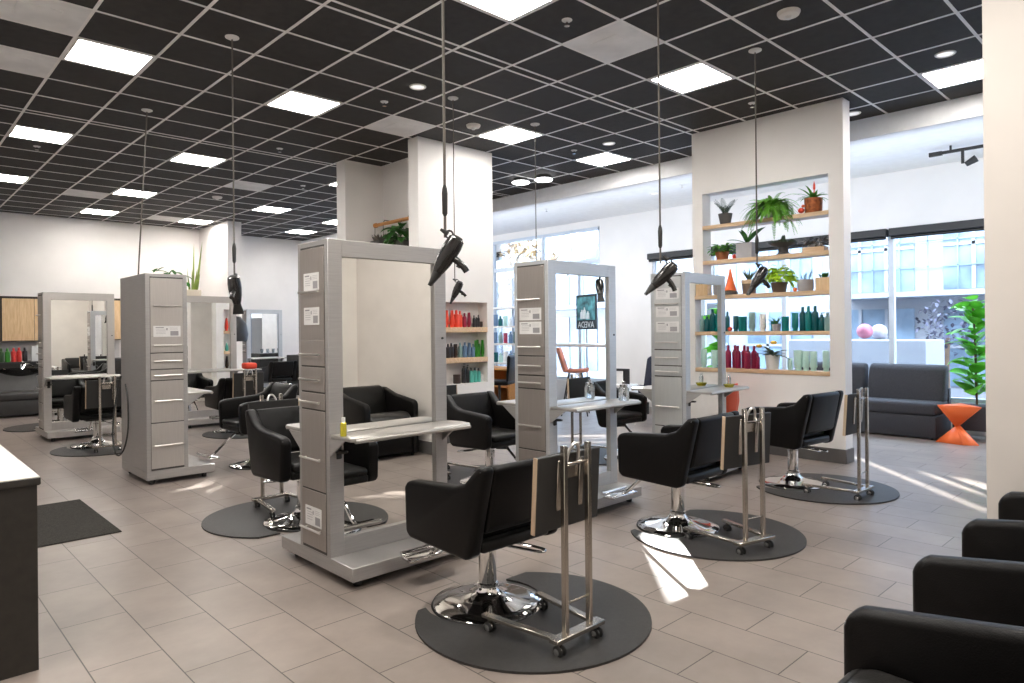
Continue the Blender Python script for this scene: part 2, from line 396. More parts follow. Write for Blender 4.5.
def sprinkler(x, y, z, label):
    t = thing('sprinkler_head', label, 'sprinkler', (x, y, z))
    MB().lathe([(.001, -.012), (.03, -.012), (.042, -.004), (.042, .002)], 16).build('escutcheon', 'lighttrim', t)
    MB().lathe([(.010, -.012), (.010, -.04), (.022, -.044), (.022, -.048), (.001, -.048)], 12).build('deflector', 'chrome', t)
for x, y, z, w in [(4.0, 3.55, HZ, 'white ceiling sprinkler beside the large grey vent'), (3.99, 6.12, HZ, 'white ceiling sprinkler left of the vent before the pillar'), (6.95, 3.52, HZ, 'white ceiling sprinkler above the plant wall'),
                   (6.97, 6.08, HZ, 'small ceiling sprinkler left of the light over the window side'), (1.62, 10.54, HZ, 'ceiling sprinkler under the left edge light'), (3.98, 8.6, HZ, 'ceiling sprinkler left of the pillar, upper one'),
                   (5.27, 10.53, HZ, 'ceiling sprinkler left of the pillar, lower one'), (8.97, 8.5, LZ, 'tiny sprinkler in the white bay ceiling at left'), (9.04, 5.72, LZ, 'tiny sprinkler in the white bay ceiling beside the plant wall')]:
    sprinkler(x, y, z, w)
def smoke(x, y, label):
    t = thing('smoke_detector', label, 'smoke detector', (x, y, HZ))
    MB().lathe([(.05, -.035), (.075, -.03), (.085, -.012), (.085, .002)], 20).build('housing', 'wallcream', t)
    MB().lathe([(.001, -.06), (.02, -.055), (.03, -.034)], 14).build('sensor', 'lighttrim', t)
smoke(5.16, 2.31, 'cream round smoke detector at the top right of the ceiling')
smoke(5.22, 6.12, 'cream round smoke detector in front of the tall pillar')
smoke(4.56, 12.38, 'white round smoke detector far back at the left')
def pend(x, y, label):
    t = thing('round_ceiling_lamp', label, 'ceiling lamp', (x, y, HZ))
    MB().lathe([(.10, -.06), (.12, -.05), (.12, .0)], 24).build('housing', 'blackmat', t)
    MB().lathe([(.001, -.085), (.13, -.08), (.145, -.065), (.13, -.055), (.001, -.055)], 24).build('lens', 'pend', t)
pend(7.62, 7.78, 'round white disc lamp under the ceiling by the pillar, left one of two')
pend(7.75, 7.40, 'round white disc lamp under the ceiling, right one of two beside the pale tile')
tr = thing('track_light', 'black ceiling track with one small spotlight at the right window bay', 'track light', (9.58, 2.2, LZ))
MB().box(-.015, .015, -1.2, .34, -.09, -.055).box(-.02, .02, .2, .34, -.10, -.05).build('track', 'blackmat', tr)
MB().box(-.012, .012, -.4, -.38, -.06, .0).box(-.012, .012, .1, .12, -.06, .0).build('hanger', 'blackmat', tr)
sp = MB().lathe([(.03, -.06), (.045, .06), (.04, .062), (.001, .05)], 14, mtx=Matrix.Translation((0, -.1, -.23)) @ Matrix.Rotation(1.1, 4, 'X')).box(-.012, .012, -.03, .0, -.24, -.085).build('spotlight_head', 'blackmat', tr)

# ------------------------------------------------------------------ styling stations
def handle(mb, cx, y, z, w=.17):
    mb.tube([(cx-w/2, y, z), (cx-w/2, y-.022, z)], .004, 6); mb.tube([(cx+w/2, y, z), (cx+w/2, y-.022, z)], .004, 6)
    mb.tube([(cx-w/2-.012, y-.024, z), (cx+w/2+.012, y-.024, z)], .0055, 8)
DRAW = [(1.3975, 1.955, 1.69), (1.245, 1.4025, 1.315), (1.09, 1.24, 1.165), (.985, 1.085, 1.03), (.50, .98, .69), (.15, .495, .265)]
def make_station(label, double=True, zs=1.0):
    t = thing('styling_station', label, 'styling station')
    # local: drawers face -X, mirrors face -Y (and +Y)
    b = MB()
    b.box(-.434, .434, -.160, .160, .127, 1.995, .003, 1)
    for sgn in ((-1, 1) if double else (-1,)):
        def fr(x0, x1, z0, z1):
            ya, yc = sorted((sgn*.158, sgn*.188)); b.box(x0, x1, ya, yc, z0, z1, .002, 1)
        fr(-.434, -.341, .127, 1.995); fr(.341, .434, .127, 1.995); fr(-.341, .341, 1.895, 1.995); fr(-.341, .341, .127, .232)
    if not double: b.box(-.434, .434, .158, .188, .127, 1.995, .002, 1)
    b.build('cabinet_body', 'steel', t)
    MB().box(-.434, .434, -.437, .453 if double else .188, .048, .127, .003, 1).build('plinth', 'steel', t)
    for sx in (-.36, .36):
        for sy in ((-.36, .37) if double else (-.36, .12)):
            MB().lathe([(.02, 0), (.024, .004), (.024, .05)], 12, c=(sx, sy, 0)).build('foot', 'rubber', t)
    MB().box(-.4355, -.43, -.149, .149, .135, 1.965).build('drawer_recess', 'seam', t)
    for k, (z0, z1, hz) in enumerate(DRAW):
        d = MB().box(-.441, -.4345, -.1468, .1468, z0+.0025, z1-.0025, .0015, 1).build('drawer', 'drawer', t)
        h = MB()
        for s_ in (-1, 1): h.tube([(-.441, s_*.085, hz), (-.464, s_*.085, hz)], .004, 6)
        h.tube([(-.465, -.125, hz), (-.465, .125, hz)], .0068, 8); h.build('handle', 'bar', d)
    for sgn in ((-1, 1) if double else (-1,)):
        y = sgn*.165
        q = [(-.341, y, .232), (.341, y, .232), (.341, y, 1.895), (-.341, y, 1.895)]
        MB().add(q, [(0, 1, 2, 3)]).build('mirror', 'mirror', t)
        # ledge: a thin satin shelf with a rolled front edge and two brackets
        pts = [(-.425, .186), (.44, .186), (.475, .30), (.46, .40), (.42, .435), (-.40, .435), (-.425, .40)]
        pts = [(a, sgn*c) for a, c in pts]
        sh = MB().prism(pts, 'z', .826, .85, .006, 2)
        sh.tube([(-.405, sgn*.43, .832), (.43, sgn*.43, .832)], .013, 10)
        so = sh.build('ledge', 'shelf', t)
        for x in (-.424, .40): MB().prism([(sgn*.186, .826), (sgn*.34, .826), (sgn*.186, .72)], 'x', x-.006, x+.006).build('bracket', 'steel', so)
        # dryer ring holder under the ledge
        ho = MB().tube([(-.375+.03*math.cos(a), sgn*.225+.03*math.sin(a), .745) for a in [2*PI*k/14 for k in range(14)]], .007, 6, closed=True).tube([(-.375, sgn*.186, .745), (-.375, sgn*.20, .745)], .008, 6)
        ho.box(-.392, -.358, min(sgn*.188, sgn*.20), max(sgn*.188, sgn*.20), .70, .79, .004, 1).build('dryer_holder', 'blackmat', so)
    lk = MB().lathe([(.001, -.004), (.008, -.004), (.008, .006)], 10, mtx=Matrix.Translation((.40, -.188, 1.40)) @ Matrix.Rotation(PI/2, 4, 'X')).build('lock', 'blackmat', t) if double else None
    return t
def card(name_label, loc, rz, w=.20, h=.135, style=0):
    """small printed card taped to a drawer front; faces local -X"""
    t = thing('notice_card', name_label, 'card', loc, rz, 'printed cards on the drawer towers')
    MB().box(-.0016, 0, -w/2, w/2, -h/2, h/2).build('card_sheet', 'paper', t)
    p = MB()
    x = -.0022
    def r(y0, y1, z0, z1): p.box(x, x+.0006, y0, y1, z0, z1)
    r(w*.12, w*.42, h*.30, h*.38)
    for k in range(4): r(w*.05, w*.40, h*(.18-.13*k), h*(.20-.13*k))
    r(-w*.02, w*.03, h*.1, h*.3)
    r(-w*.42, -w*.12, -h*.40, h*.02)
    for k in range(3): r(-w*.40, -w*.10, h*(.14+.09*k), h*(.155+.09*k))
    p.build('print', 'print', t)
    return t
ST = make_station('tall silver station in the foreground with two-sided framed mirror and three cards on its drawers')
ST.location = (2.392, 3.803, 0)
stations = {'A': ST}
def station(key, loc, rz, label, zs=1.0):
    o = dup(ST, loc, rz, label); o.scale = (1, 1, zs); stations[key] = o; return o
station('C', (4.275, 3.83, 0), .02, 'silver mirror station at the photo centre, second from the left in the front row')
station('T', (6.115, 3.80, 0), .07, 'silver mirror station in front of the plant wall, third in the front row')
station('D', (2.20, 11.36, 0), 0, 'grey mirror station at the far left before the wood cabinets', 1.018)
station('E', (3.945, 11.3, 0), 0, 'grey mirror station right behind the left drawer tower, with a plant on top', 1.018)
station('F', (6.95, 16.1, 0), 0, 'distant grey mirror station against the far white wall', 1.0)
M['steel_lit'] = mat('lit_grey_metal', (.55, .565, .58), .40, .45, var=.05, scale=6, stretch=(1, 1, 30))  # lit copy of the station metal: window light put into the colour
M['drawer_lit'] = mat('lit_metal_drawer', (.60, .61, .60), .36, .4, var=.04, scale=6, stretch=(1, 30, 1))  # lit copy of the drawer metal, brightness painted into its colour
def recolour(o, names, m):
    for c in o.children:
        if c.name.split('.')[0] in names: c.material_slots[0].link = 'OBJECT'; c.material_slots[0].material = M[m]
recolour(stations['C'], ('cabinet_body',), 'steel_lit'); recolour(stations['T'], ('cabinet_body', 'plinth'), 'steel_lit'); recolour(stations['T'], ('drawer',), 'drawer_lit'); recolour(stations['F'], ('cabinet_body',), 'steel_lit')
M['drawer_mid'] = mat('warm_grey_drawer', (.50, .465, .435), .40, .45, var=.04, scale=6, stretch=(1, 30, 1))
M['steel_mid'] = mat('warm_grey_metal', (.52, .49, .465), .40, .5, var=.04, scale=6, stretch=(1, 1, 30))
for k_ in 'DE': recolour(stations[k_], ('cabinet_body', 'plinth'), 'steel_mid'); recolour(stations[k_], ('drawer',), 'drawer_mid')
DRAW[4:] = [(.585, .98, .79), (.15, .58, .37)]
SB = make_station('single sided drawer tower standing alone at left, plain panel turned to the entrance', False)
# its drawers face the camera row (-Y), plain back at -X, mirror at +X
recolour(SB, ('drawer',), 'drawer_mid')
SB.location = (2.118, 7.514, 0); SB.rotation_euler = (0, 0, PI/2); SB.scale = (1, 1, 1.015)
cb = MB().tube([(.41, .192, 1.0), (.43, .23, .80), (.42, .27, .52), (.36, .28, .28), (.26, .26, .21), (.14, .235, .30), (.08, .215, .50), (.14, .20, .75), (.26, .19, .92)], .008, 8, smooth=5).build('power_cord', 'blackmat', SB)
# cards on the towers: (station, height, along, width)
def tower_card(key, z, label, dy=0, w=.20, h=.135):
    if key == 'B': card(label, (2.118+dy, 7.514-.4415, z), PI/2, w, h); return
    o = stations[key]; a = o.rotation_euler.z
    card(label, (o.location.x-.4415*math.cos(a), o.location.y-.4415*math.sin(a)+dy, z), a, w, h)
tower_card('A', 1.752, 'upper printed card on the foreground station drawers, above the top handle', 0, .19, .105)
tower_card('A', 1.545, 'middle printed card on the foreground station drawers, under the top handle', 0, .19, .105)
tower_card('A', .338, 'lowest printed card on the foreground station, above the bottom handle', .0, .20, .115)
tower_card('B', 1.47, 'wide printed card on the left single drawer tower', 0, .245, .105)
tower_card('C', 1.575, 'upper printed card on the drawers of the photo centre station', 0, .24, .098)
tower_card('C', 1.465, 'lower printed card on the drawers of the photo centre station', 0, .24, .098)
tower_card('T', 1.79, 'top printed card on the station before the plant wall', 0, .25, .105)
tower_card('T', 1.615, 'second printed card from the top on the station before the plant wall', 0, .25, .105)
tower_card('T', 1.465, 'third printed card from the top on the station before the plant wall', 0, .25, .105)

# ------------------------------------------------------------------ styling chairs, carts, mats
def make_chair(label):
    t = thing('styling_chair', label, 'salon chair')
    prof = [(.315, .625), (.29, .655), (.24, .664), (-.10, .688), (-.185, .715), (-.275, .80), (-.315, .812), (-.335, .79), (-.228, .365), (-.19, .343), (.27, .358), (.305, .385)]
    for s in (-1, 1):
        x0, x1 = sorted((s*.315, s*.235))
        MB().prism(prof, 'x', x0, x1, .022, 3).build('armrest', 'leather', t, sharp=60)
    # back pad, leaning back between the arms
    bp = [(-.205, .47), (-.205+.03, .50), (-.265, .775), (-.30, .81), (-.335, .79), (-.272, .49), (-.245, .465)]
    MB().prism(bp, 'x', -.235, .235, .018, 3).build('backrest', 'leather', t, sharp=60)
    MB().box(-.235, .235, -.235, .30, .365, .425, .02, 3).box(-.228, .228, -.19, .31, .415, .475, .028, 3).build('seat', 'leather2', t, sharp=60)
    MB().box(-.15, .15, -.13, .13, .335, .366, .006, 1).tube([(.0, .1, .33), (0, .25, .345)], .016, 8).build('seat_plate', 'blackmat', t)
    b = MB().lathe([(.001, .0), (.292, .0), (.292, .012), (.284, .020), (.22, .030), (.15, .042), (.10, .054), (.075, .068), (.06, .09), (.058, .10), (.001, .10)], 40)
    b.build('base_disc', 'chrome', t)
    MB().lathe([(.294, .0), (.300, .006), (.294, .016), (.286, .010)], 40).build('base_rim', 'rubber', t)
    MB().lathe([(.056, .10), (.056, .115), (.047, .12), (.047, .29), (.040, .292), (.040, .34)], 24).build('pump_column', 'chrome', t)
    # pump lever: wire loop at the back right
    MB().tube([(.04, -.04, .315), (.10, -.10, .30), (.17, -.21, .285), (.20, -.225, .283), (.22, -.20, .285), (.17, -.09, .30), (.06, -.01, .318)], .007, 8, smooth=4).build('pump_lever', 'chrome', t)
    MB().tube([(0, .24, .345), (0, .36, .26), (0, .46, .175), (0, .50, .155)], .013, 8, smooth=3).build('footrest_arm', 'chrome', t)
    MB().box(-.16, .16, .47, .57, .135, .155, .008, 2).tube([(-.15, .585, .165), (.15, .585, .165)], .014, 10).build('footrest', 'chrome', t)
    return t
chair0 = make_chair('black leather styling chair in front of the foreground station, nearest the camera')
chair0.location = (2.385, 2.715, 0); chair0.rotation_euler = (0, 0, 0)
CG = 'black styling chairs on chrome disc bases'
chair0['group'] = CG
CH = [((4.29, 2.775, 0), 0, 1.05, 'black styling chair in front of the photo centre station, second in the front row'),
      ((6.23, 2.79, 0), -.10, 1.075, 'black styling chair in front of the plant wall, its empty back seen at an angle'),
      ((2.43, 4.90, 0), PI, 1.06, 'black styling chair behind the foreground station, half hidden by its drawers'),
      ((4.33, 4.88, 0), PI, 1.03, 'black styling chair facing the camera between foreground and centre stations'),
      ((6.22, 4.93, 0), PI-.1, 1.06, 'black styling chair facing the camera behind the centre station ledge'),
      ((2.18, 10.15, 0), 0, 1.0, 'black styling chair at the far left mirror, seen from behind'),
      ((3.95, 10.15, 0), 0, 1.0, 'black styling chair at the mirror behind the left drawer tower, seen from behind'),
      ((3.12, 7.35, 0), PI/2, 1.08, 'black styling chair turned to the left drawer tower, footrest pointing left'),
      ((6.75, 14.8, 0), 0, 1.0, 'distant black styling chair before the far wall station')]
for loc, rz, zs, lb in CH: dup(chair0, loc, rz, lb, CG).scale = (1, 1, zs)

def make_cart(label):
    t = thing('folding_tray_cart', label, 'salon cart')
    # local: posts at y=0, tray hangs on the +y side, legs reach to +y
    for x in (-.082, .082):
        MB().box(x-.0125, x+.0125, -.0125, .0125, .085, .93, .002, 1).build('post', 'cartsteel', t)
    MB().box(-.165, .165, -.028, .028, .065, .087, .003, 1).build('foot_bar', 'cartsteel', t)
    for s in (-1, 1):
        m = Matrix.Translation((s*.13, 0, 0)) @ Matrix.Rotation(-s*.13, 4, 'Z')
        MB().box(-.019, .019, -.02, .44, .068, .086, .003, 1, mtx=m).build('leg', 'cartsteel', t)
        for y in (-.005, .40):
            p = m @ Vector((0, y, 0))
            ca = MB().box(p.x-.010, p.x+.010, p.y-.006, p.y+.006, .028, .068)
            ca = ca.build('caster', 'cartsteel', t)
            w = MB()
            for dx in (-.013, .013):
                w.lathe([(.001, -.008), (.020, -.008), (.027, -.003), (.027, .003), (.020, .008), (.001, .008)], 16, mtx=Matrix.Translation((p.x+dx, p.y, .0275)) @ Matrix.Rotation(PI/2, 4, 'Y'))
            w.build('wheel', 'rubber', ca)
            MB().lathe([(.001, -.024), (.016, -.022), (.017, .022), (.001, .024)], 12, mtx=Matrix.Translation((p.x, p.y, .0275)) @ Matrix.Rotation(PI/2, 4, 'Y')).build('hub', 'chrome', ca)
    for z in (.22, .845): MB().tube([(-.08, 0, z), (.08, 0, z)], .005, 8).build('cross_rod', 'cartsteel', t)
    m = Matrix.Translation((0, .05, .73)) @ Matrix.Rotation(.06, 4, 'X')
    tr = MB().box(-.215, .215, -.008, .014, -.185, .155, .004, 1, mtx=m).build('folded_tray', 'blackmat', t)
    MB().box(-.2225, -.2155, -.009, .015, -.187, .157, .002, 1, mtx=m).build('tray_edge', 'woodedge', tr)
    MB().box(-.05, .05, -.016, -.008, .04, .10, .003, 1, mtx=m).box(-.09, -.06, -.016, -.008, -.10, .13, .003, 1, mtx=m).box(.06, .09, -.016, -.008, -.10, .13, .003, 1, mtx=m).build('tray_bracket', 'cartsteel', tr)
    MB().tube([(-.035, .03, .84), (-.03, .02, .89), (-.01, .01, .925), (.02, .01, .925), (.04, .02, .89), (.045, .03, .84)], .008, 8, smooth=4).build('pull_handle', 'bar', t)
    return t
cart0 = make_cart('chrome rolling cart with folded black tray behind the foreground chair')
cart0.location = (2.345, 2.052, 0)
KG = 'rolling carts with folded black trays'
cart0['group'] = KG
for loc, rz, lb in [((4.16, 2.12, 0), -.24, 'chrome rolling cart with folded tray behind the second front row chair'),
                    ((6.10, 2.13, 0), -.04, 'chrome rolling cart before the sofa, behind the chair at the plant wall'),
                    ((2.46, 5.52, 0), PI, 'chrome rolling cart behind the half hidden chair of the foreground station'),
                    ((4.25, 5.60, 0), PI, 'chrome rolling cart under the product niche behind a chair facing the camera'),
                    ((2.15, 9.48, 0), 0, 'chrome rolling cart behind the far left chair, cut by the left drawer tower'),
                    ((3.93, 9.50, 0), 0, 'chrome rolling cart behind the chair at the mirror beyond the left tower')]:
    dup(cart0, loc, rz, lb, KG)
def make_mat(label):
    # round mat with a straight side towards the station and a round cut for the chair base
    R, yc, xc = .592, -.285, .055
    ptsb = []
    yt = .16
    xt = math.sqrt(R*R-(yt-yc)**2)
    a0 = math.atan2(yt-yc, xt); a1 = PI-a0
    for k in range(49):
        a = a0-(2*PI-(a1-a0))*k/48
        ptsb.append((xc+R*math.cos(a), yc+R*math.sin(a)))
    # notch: arc of radius r around the chair base centre (0, 0.03) below the straight side
    r, cy = .315, .03
    xn = math.sqrt(r*r-(yt-cy)**2); b0 = math.atan2(yt-cy, -xn); b1 = math.atan2(yt-cy, xn)+2*PI
    for k in range(17):
        a = b0+(b1-b0)*k/16
        ptsb.append((r*math.cos(a), cy+r*math.sin(a)))
    b = MB()
    vs = [(x, y, .0) for x, y in ptsb]+[(x, y, .011) for x, y in ptsb]; n = len(ptsb)
    b.add(vs, [tuple(range(n, 2*n))]+[(i, (i+1) % n, n+(i+1) % n, n+i) for i in range(n)])
    o = b.build('floor_mat', 'matte', None, sharp=30)
    return tag(o, label, 'mat', 'black round chair mats')
mat0 = make_mat('round black rubber mat under the nearest chair and cart in the foreground')
mat0.location = (2.39, 2.725, 0.0005)
for (x, y, rz, lb) in [(4.29, 2.79, 0, 'round black rubber mat under the second front row chair, crossed by sunlight'), (6.19, 2.80, 0, 'round black rubber mat under the chair at the plant wall'),
                       (2.44, 4.86, PI, 'round black rubber mat behind the foreground station, reaching left of it'), (4.33, 4.88, PI, 'round black rubber mat under the chair facing the camera between stations'),
                       (6.22, 4.93, PI, 'round black rubber mat under the chair behind the centre station'), (2.15, 10.1, 0, 'round black rubber mat before the far left mirror'),
                       (3.95, 10.1, 0, 'round black rubber mat beyond the left drawer tower'), (2.15, 12.5, PI, 'round black rubber mat behind the far left station')]:
    o = mat0.copy(); COL.objects.link(o); o.location = (x, y, .0005); o.rotation_euler = (0, 0, rz); o['label'] = lb

# ------------------------------------------------------------------ tub armchairs at the lower right
def make_tub(label):
    t = thing('tub_armchair', label, 'armchair')
    # local: arms along Y, front at y=0.77
    prof = [(.775, .03), (.775, .585), (.762, .625), (.725, .648), (.35, .70), (.12, .765), (.02, .765), (.0, .74), (.0, .03)]
    for x0, x1 in ((0.0, .078), (.642, .72)):
        MB().prism(prof, 'x', x0, x1, .028, 4).build('armrest', 'leather', t, sharp=60)
    MB().prism([(.0, .20), (.0, .74), (.04, .79), (.10, .79), (.17, .74), (.24, .45), (.22, .20)], 'x', .07, .65, .035, 4).build('backrest', 'leather2', t, sharp=60)
    # plump seat cushion with a raised front roll
    MB().prism([(.20, .30), (.20, .46), (.40, .475), (.58, .515), (.68, .52), (.75, .485), (.765, .42), (.755, .32), (.72, .29)], 'x', .082, .638, .05, 5).build('seat_cushion', 'satin', t, sharp=60)
    MB().box(.075, .645, .05, .75, .05, .30, .015, 2).build('seat_base', 'leather', t, sharp=60)
    for x in (.05, .67):
        for y in (.06, .70): MB().lathe([(.018, 0), (.022, .035)], 10, c=(x, y, 0)).build('foot', 'rubber', t)
    return t
M['satin'] = mat('satin_black_leather', (.018, .017, .016), .30, var=.2, scale=20, bump=.1, bscale=160, spec=.6)
tub0 = make_tub('nearest black tub armchair at the bottom right, its seat cushion just inside the frame')
tub0.location = (1.388, 0, 0); tub0['group'] = 'black tub armchairs in a row at the right'
dup(tub0, (2.655, 0, 0), 0, 'middle black tub armchair of the lower right row')
dup(tub0, (3.955, 0, 0), 0, 'farthest black tub armchair of the row, cut by the right photo edge')

# ------------------------------------------------------------------ reception counter and door mats
rc = thing('reception_counter', 'dark counter with white top at the left photo edge', 'counter', (0, 0, 0))
MB().box(-1.3, .535, 3.555, 5.0, 0, .805).build('counter_body', 'dark', rc)
MB().box(-1.32, .545, 3.53, 5.05, .805, .834, .002, 1).build('counter_edge', 'dark', rc)
MB().box(-1.318, .543, 3.532, 5.048, .834, .84, .002, 1).build('counter_top', 'countertop', rc)
tag(MB().box(-1.0, 1.352, 5.585, 6.928, 0, .009, .003, 1).build('door_mat', 'doormat'), 'dark rectangular walk mat on the floor at left beyond the counter', 'mat')
tag(MB().box(-.9, 1.21, 7.90, 8.9, 0, .009, .003, 1).build('door_mat', 'doormat'), 'dark walk mat mostly hidden behind the counter top corner', 'mat')

# ------------------------------------------------------------------ hair dryers on ceiling cables
def cable(x, y, z0, label, thick=.006, dx=0, dy=0, sleeve=True, src=HZ):
    t = thing('ceiling_cable', label, 'cable', (x, y, src), 0, 'grey cables hanging from the ceiling')
    MB().lathe([(.001, -.022), (.03, -.02), (.055, -.008), (.055, .002)], 18).build('ceiling_cap', 'lighttrim', t)
    MB().tube([(0, 0, -.02), (dx*.5, dy*.5, (z0-src)*.5), (dx, dy, z0-src)], thick, 8).build('wire', 'cord', t)
    if sleeve:
        MB().lathe([(.007, -.09), (.014, -.075), (.016, .03), (.013, .055), (.007, .075)], 12, c=(dx, dy, z0-src+.20)).build('strain_relief', 'blackmat', t)
    return t
def make_dryer(label):
    t = thing('hair_dryer', label, 'hair dryer')
    # local: barrel along X (nozzle +X), handle down -Z
    rx = Matrix.Rotation(PI/2, 4, 'Y')
    MB().lathe([(.001, -.115), (.036, -.112), (.047, -.105), (.053, -.06), (.053, -.01), (.046, .05), (.035, .10), (.030, .115), (.001, .115)], 22, mtx=rx).build('barrel', 'blackp', t)
    g = MB().lathe([(.001, -.124), (.028, -.122), (.033, -.114), (.033, -.108)], 18, mtx=rx).build('air_intake', 'blackmat', t)
    n = MB()
    vs = []; ring = 16
    for k, (x, a, b) in enumerate([(.110, .030, .030), (.135, .032, .027), (.185, .043, .013), (.205, .046, .011)]):
        for q in range(ring):
            an = 2*PI*q/ring
            cx, sy = math.cos(an), math.sin(an)
            e = .55 if k > 1 else 1
            vs.append((x, a*math.copysign(abs(cx)**e, cx), b*math.copysign(abs(sy)**e, sy)))
    fs = [(i*ring+q, i*ring+(q+1) % ring, (i+1)*ring+(q+1) % ring, (i+1)*ring+q) for i in range(3) for q in range(ring)]
    fs += [tuple(range(ring)), tuple(range(3*ring, 4*ring))]
    n.add(vs, fs).build('nozzle', 'blackmat', t)
    h = MB().tube([(.0, 0, -.035), (.004, 0, -.075), (.014, 0, -.115), (.028, 0, -.145)], .021, 12, smooth=4, r1=.018).build('handle', 'blackp', t)
    MB().box(.022, .034, -.007, .007, -.10, -.075, .002, 1).build('switch', 'blackmat', h)
    MB().tube([(-.105+.022*math.cos(a), 0, .052+.022*math.sin(a)) for a in [2*PI*k/12 for k in range(12)]], .006, 6, closed=True).lathe([(.016, 0), (.012, .03), (.008, .05)], 10, c=(-.105, 0, .06)).build('hang_ring', 'blackmat', t)
    return t
RV = Vector((.725, -.689, 0)); UV = Vector((0, 0, 1)); FV = Vector((.689, .725, 0))
def pose(o, loc, nz, hd, sc=1.0):
    """nz: nozzle direction, hd: handle direction"""
    a = Vector(nz).normalized(); h = Vector(hd); h = (h-a*h.dot(a)).normalized()
    m = Matrix((a, (-h).cross(a), -h)).transposed()
    o.location = loc; o.rotation_euler = m.to_euler(); o.scale = (sc,)*3
dr0 = make_dryer('black hair dryer hanging nearest, before the foreground station frame')
DG = 'black hair dryers hanging on cables'
dr0['group'] = DG
def dryer(x, y, z, nz, hd, label, first=False, sc=1.0):
    o = dr0 if first else dup(dr0, (0, 0, 0), 0, label, DG)
    pose(o, (x, y, z), nz, hd, sc); return o
dl = RV*-.52-UV*.85
dryer(2.203, 2.798, 1.845, dl+FV*.1, RV*.8-UV*.6, '', True, .90); cable(2.194, 2.807, 1.935, 'cable holding the nearest hair dryer in front of the foreground station', .0075)
dryer(4.47, 5.53, 1.875, RV*-.45-UV*.9+FV*.2, RV*.85-UV*.5, 'small black hair dryer hanging beside the pillar, behind the nearest one', sc=.78); cable(4.455, 5.545, 1.97, 'thin cable to the small hair dryer in front of the pillar', .0055, sleeve=False)
dryer(4.145, 2.778, 1.83, RV*-.70-UV*.72+FV*.1, RV*.72-UV*.70, 'black hair dryer hanging before the white column, above the third station tower', sc=.92); cable(4.128, 2.795, 1.915, 'cable to the hair dryer before the white column', .0065)
dryer(5.66, 2.82, 1.885, RV*-.55-UV*.83, RV*.7-UV*.7, 'black hair dryer hanging in front of the plant shelves', sc=.86); cable(5.65, 2.83, 1.98, 'cable in front of the plant wall', .0065)
dryer(2.20, 5.60, 1.80, FV*.30-UV*.92, RV*.15-UV*.4-FV*.9, 'black hair dryer seen end-on, hanging left of the foreground station'); cable(2.197, 5.607, 1.91, 'cable holding the end-on hair dryer at left', .007)
dryer(5.72, 5.62, 1.78, RV*-.6-UV*.8, RV*.7-UV*.7, 'black hair dryer hidden behind the centre station'); cable(5.735, 5.607, 1.88, 'thin cable dropping behind the centre station', .0055, sleeve=False)
dryer(2.12, 8.12, 1.75, FV*.5-UV*.8, RV*.3-UV*.5-FV*.8, 'black hair dryer hidden behind the left drawer tower'); cable(2.232, 8.058, 1.86, 'leaning cable dropping behind the left drawer tower', .008, dx=-.10, dy=.05, sleeve=False)

# ------------------------------------------------------------------ plant wall: shelves and their contents
SHZ = [2.705, 2.275, 1.848, 1.408, .967]
SHN = ['top', 'second', 'third', 'fourth', 'bottom']
for z, nme in zip(SHZ, SHN):
    tag(MB().box(SW[0]-.006, SW[1]+.004, NY[0]-.0, NY[1]+.0, z-.046, z, .002, 1).build('wooden_shelf', 'wood'), nme+' pale oak shelf board in the plant wall opening', 'shelf', 'oak shelf boards in the plant wall')
def bottle(x, y, z, r, h, col, label, kind='bottle', group=None, cap=None):
    nm, cat = {'bottle': ('product_bottle', 'bottle'), 'tube': ('product_tube', 'tube'), 'jar': ('product_jar', 'jar'), 'pump': ('pump_bottle', 'bottle')}[kind]
    capm = cap or 'b_'+col
    if kind == 'tube':      # stands on its cap, widens to a flat crimp
        vs = []; n = 14
        for k, (t, wx, wy) in enumerate([(.16, .8, .8), (.2, .95, .95), (.6, .95, .75), (.93, 1., .22), (1., 1., .10)]):
            for q in range(n):
                a = 2*PI*q/n; vs.append((r*wy*math.cos(a), r*wx*math.sin(a), h*t))
        fs = [(i*n+q, i*n+(q+1) % n, (i+1)*n+(q+1) % n, (i+1)*n+q) for i in range(4) for q in range(n)]+[tuple(range(n))[::-1], tuple(range(4*n, 5*n))]
        o = MB().add(vs, fs).build(nm, 'b_'+col); c = MB().lathe([(r*.7, 0), (r*.72, h*.16)], 14).build('cap', capm, o)
    elif kind == 'jar':
        o = MB().lathe([(r*.92, 0), (r, .01), (r, h*.72), (r*.9, h*.75)], 16).build(nm, 'b_'+col); MB().lathe([(r*1.02, h*.75), (r*1.02, h*.98), (r*.95, h)], 16).build('lid', capm, o)
    else:
        o = MB().lathe([(r*.92, 0), (r, .008), (r, h*.66), (r*.86, h*.74), (r*.42, h*.79), (r*.42, h*.82)], 16).build(nm, 'b_'+col)
        c = MB()
        if kind == 'pump':
            c.lathe([(r*.48, h*.82), (r*.48, h*.88), (r*.16, h*.89), (r*.16, h*.97)], 12).box(-r*.2, r*.2, -r*.9, r*.2, h*.955, h*1.0)
            c.build('pump_head', capm, o)
        else:
            c.lathe([(r*.46, h*.80), (r*.44, h*.97), (r*.36, h)], 12).build('cap', capm, o)
    o.location = (x, y, z); o.rotation_euler = (0, 0, random.uniform(-.2, .2))
    return tag(o, label, cat, group)
def ball(x, y, z, r, m, name, label, cat):
    return tag(MB().sphere((0, 0, 0), r).build(name, m, None, (x, y, z+r)), label, cat)
PXC = 7.585
z4, z5 = SHZ[3], SHZ[4]
G4 = 'products on the fourth shelf of the plant wall'
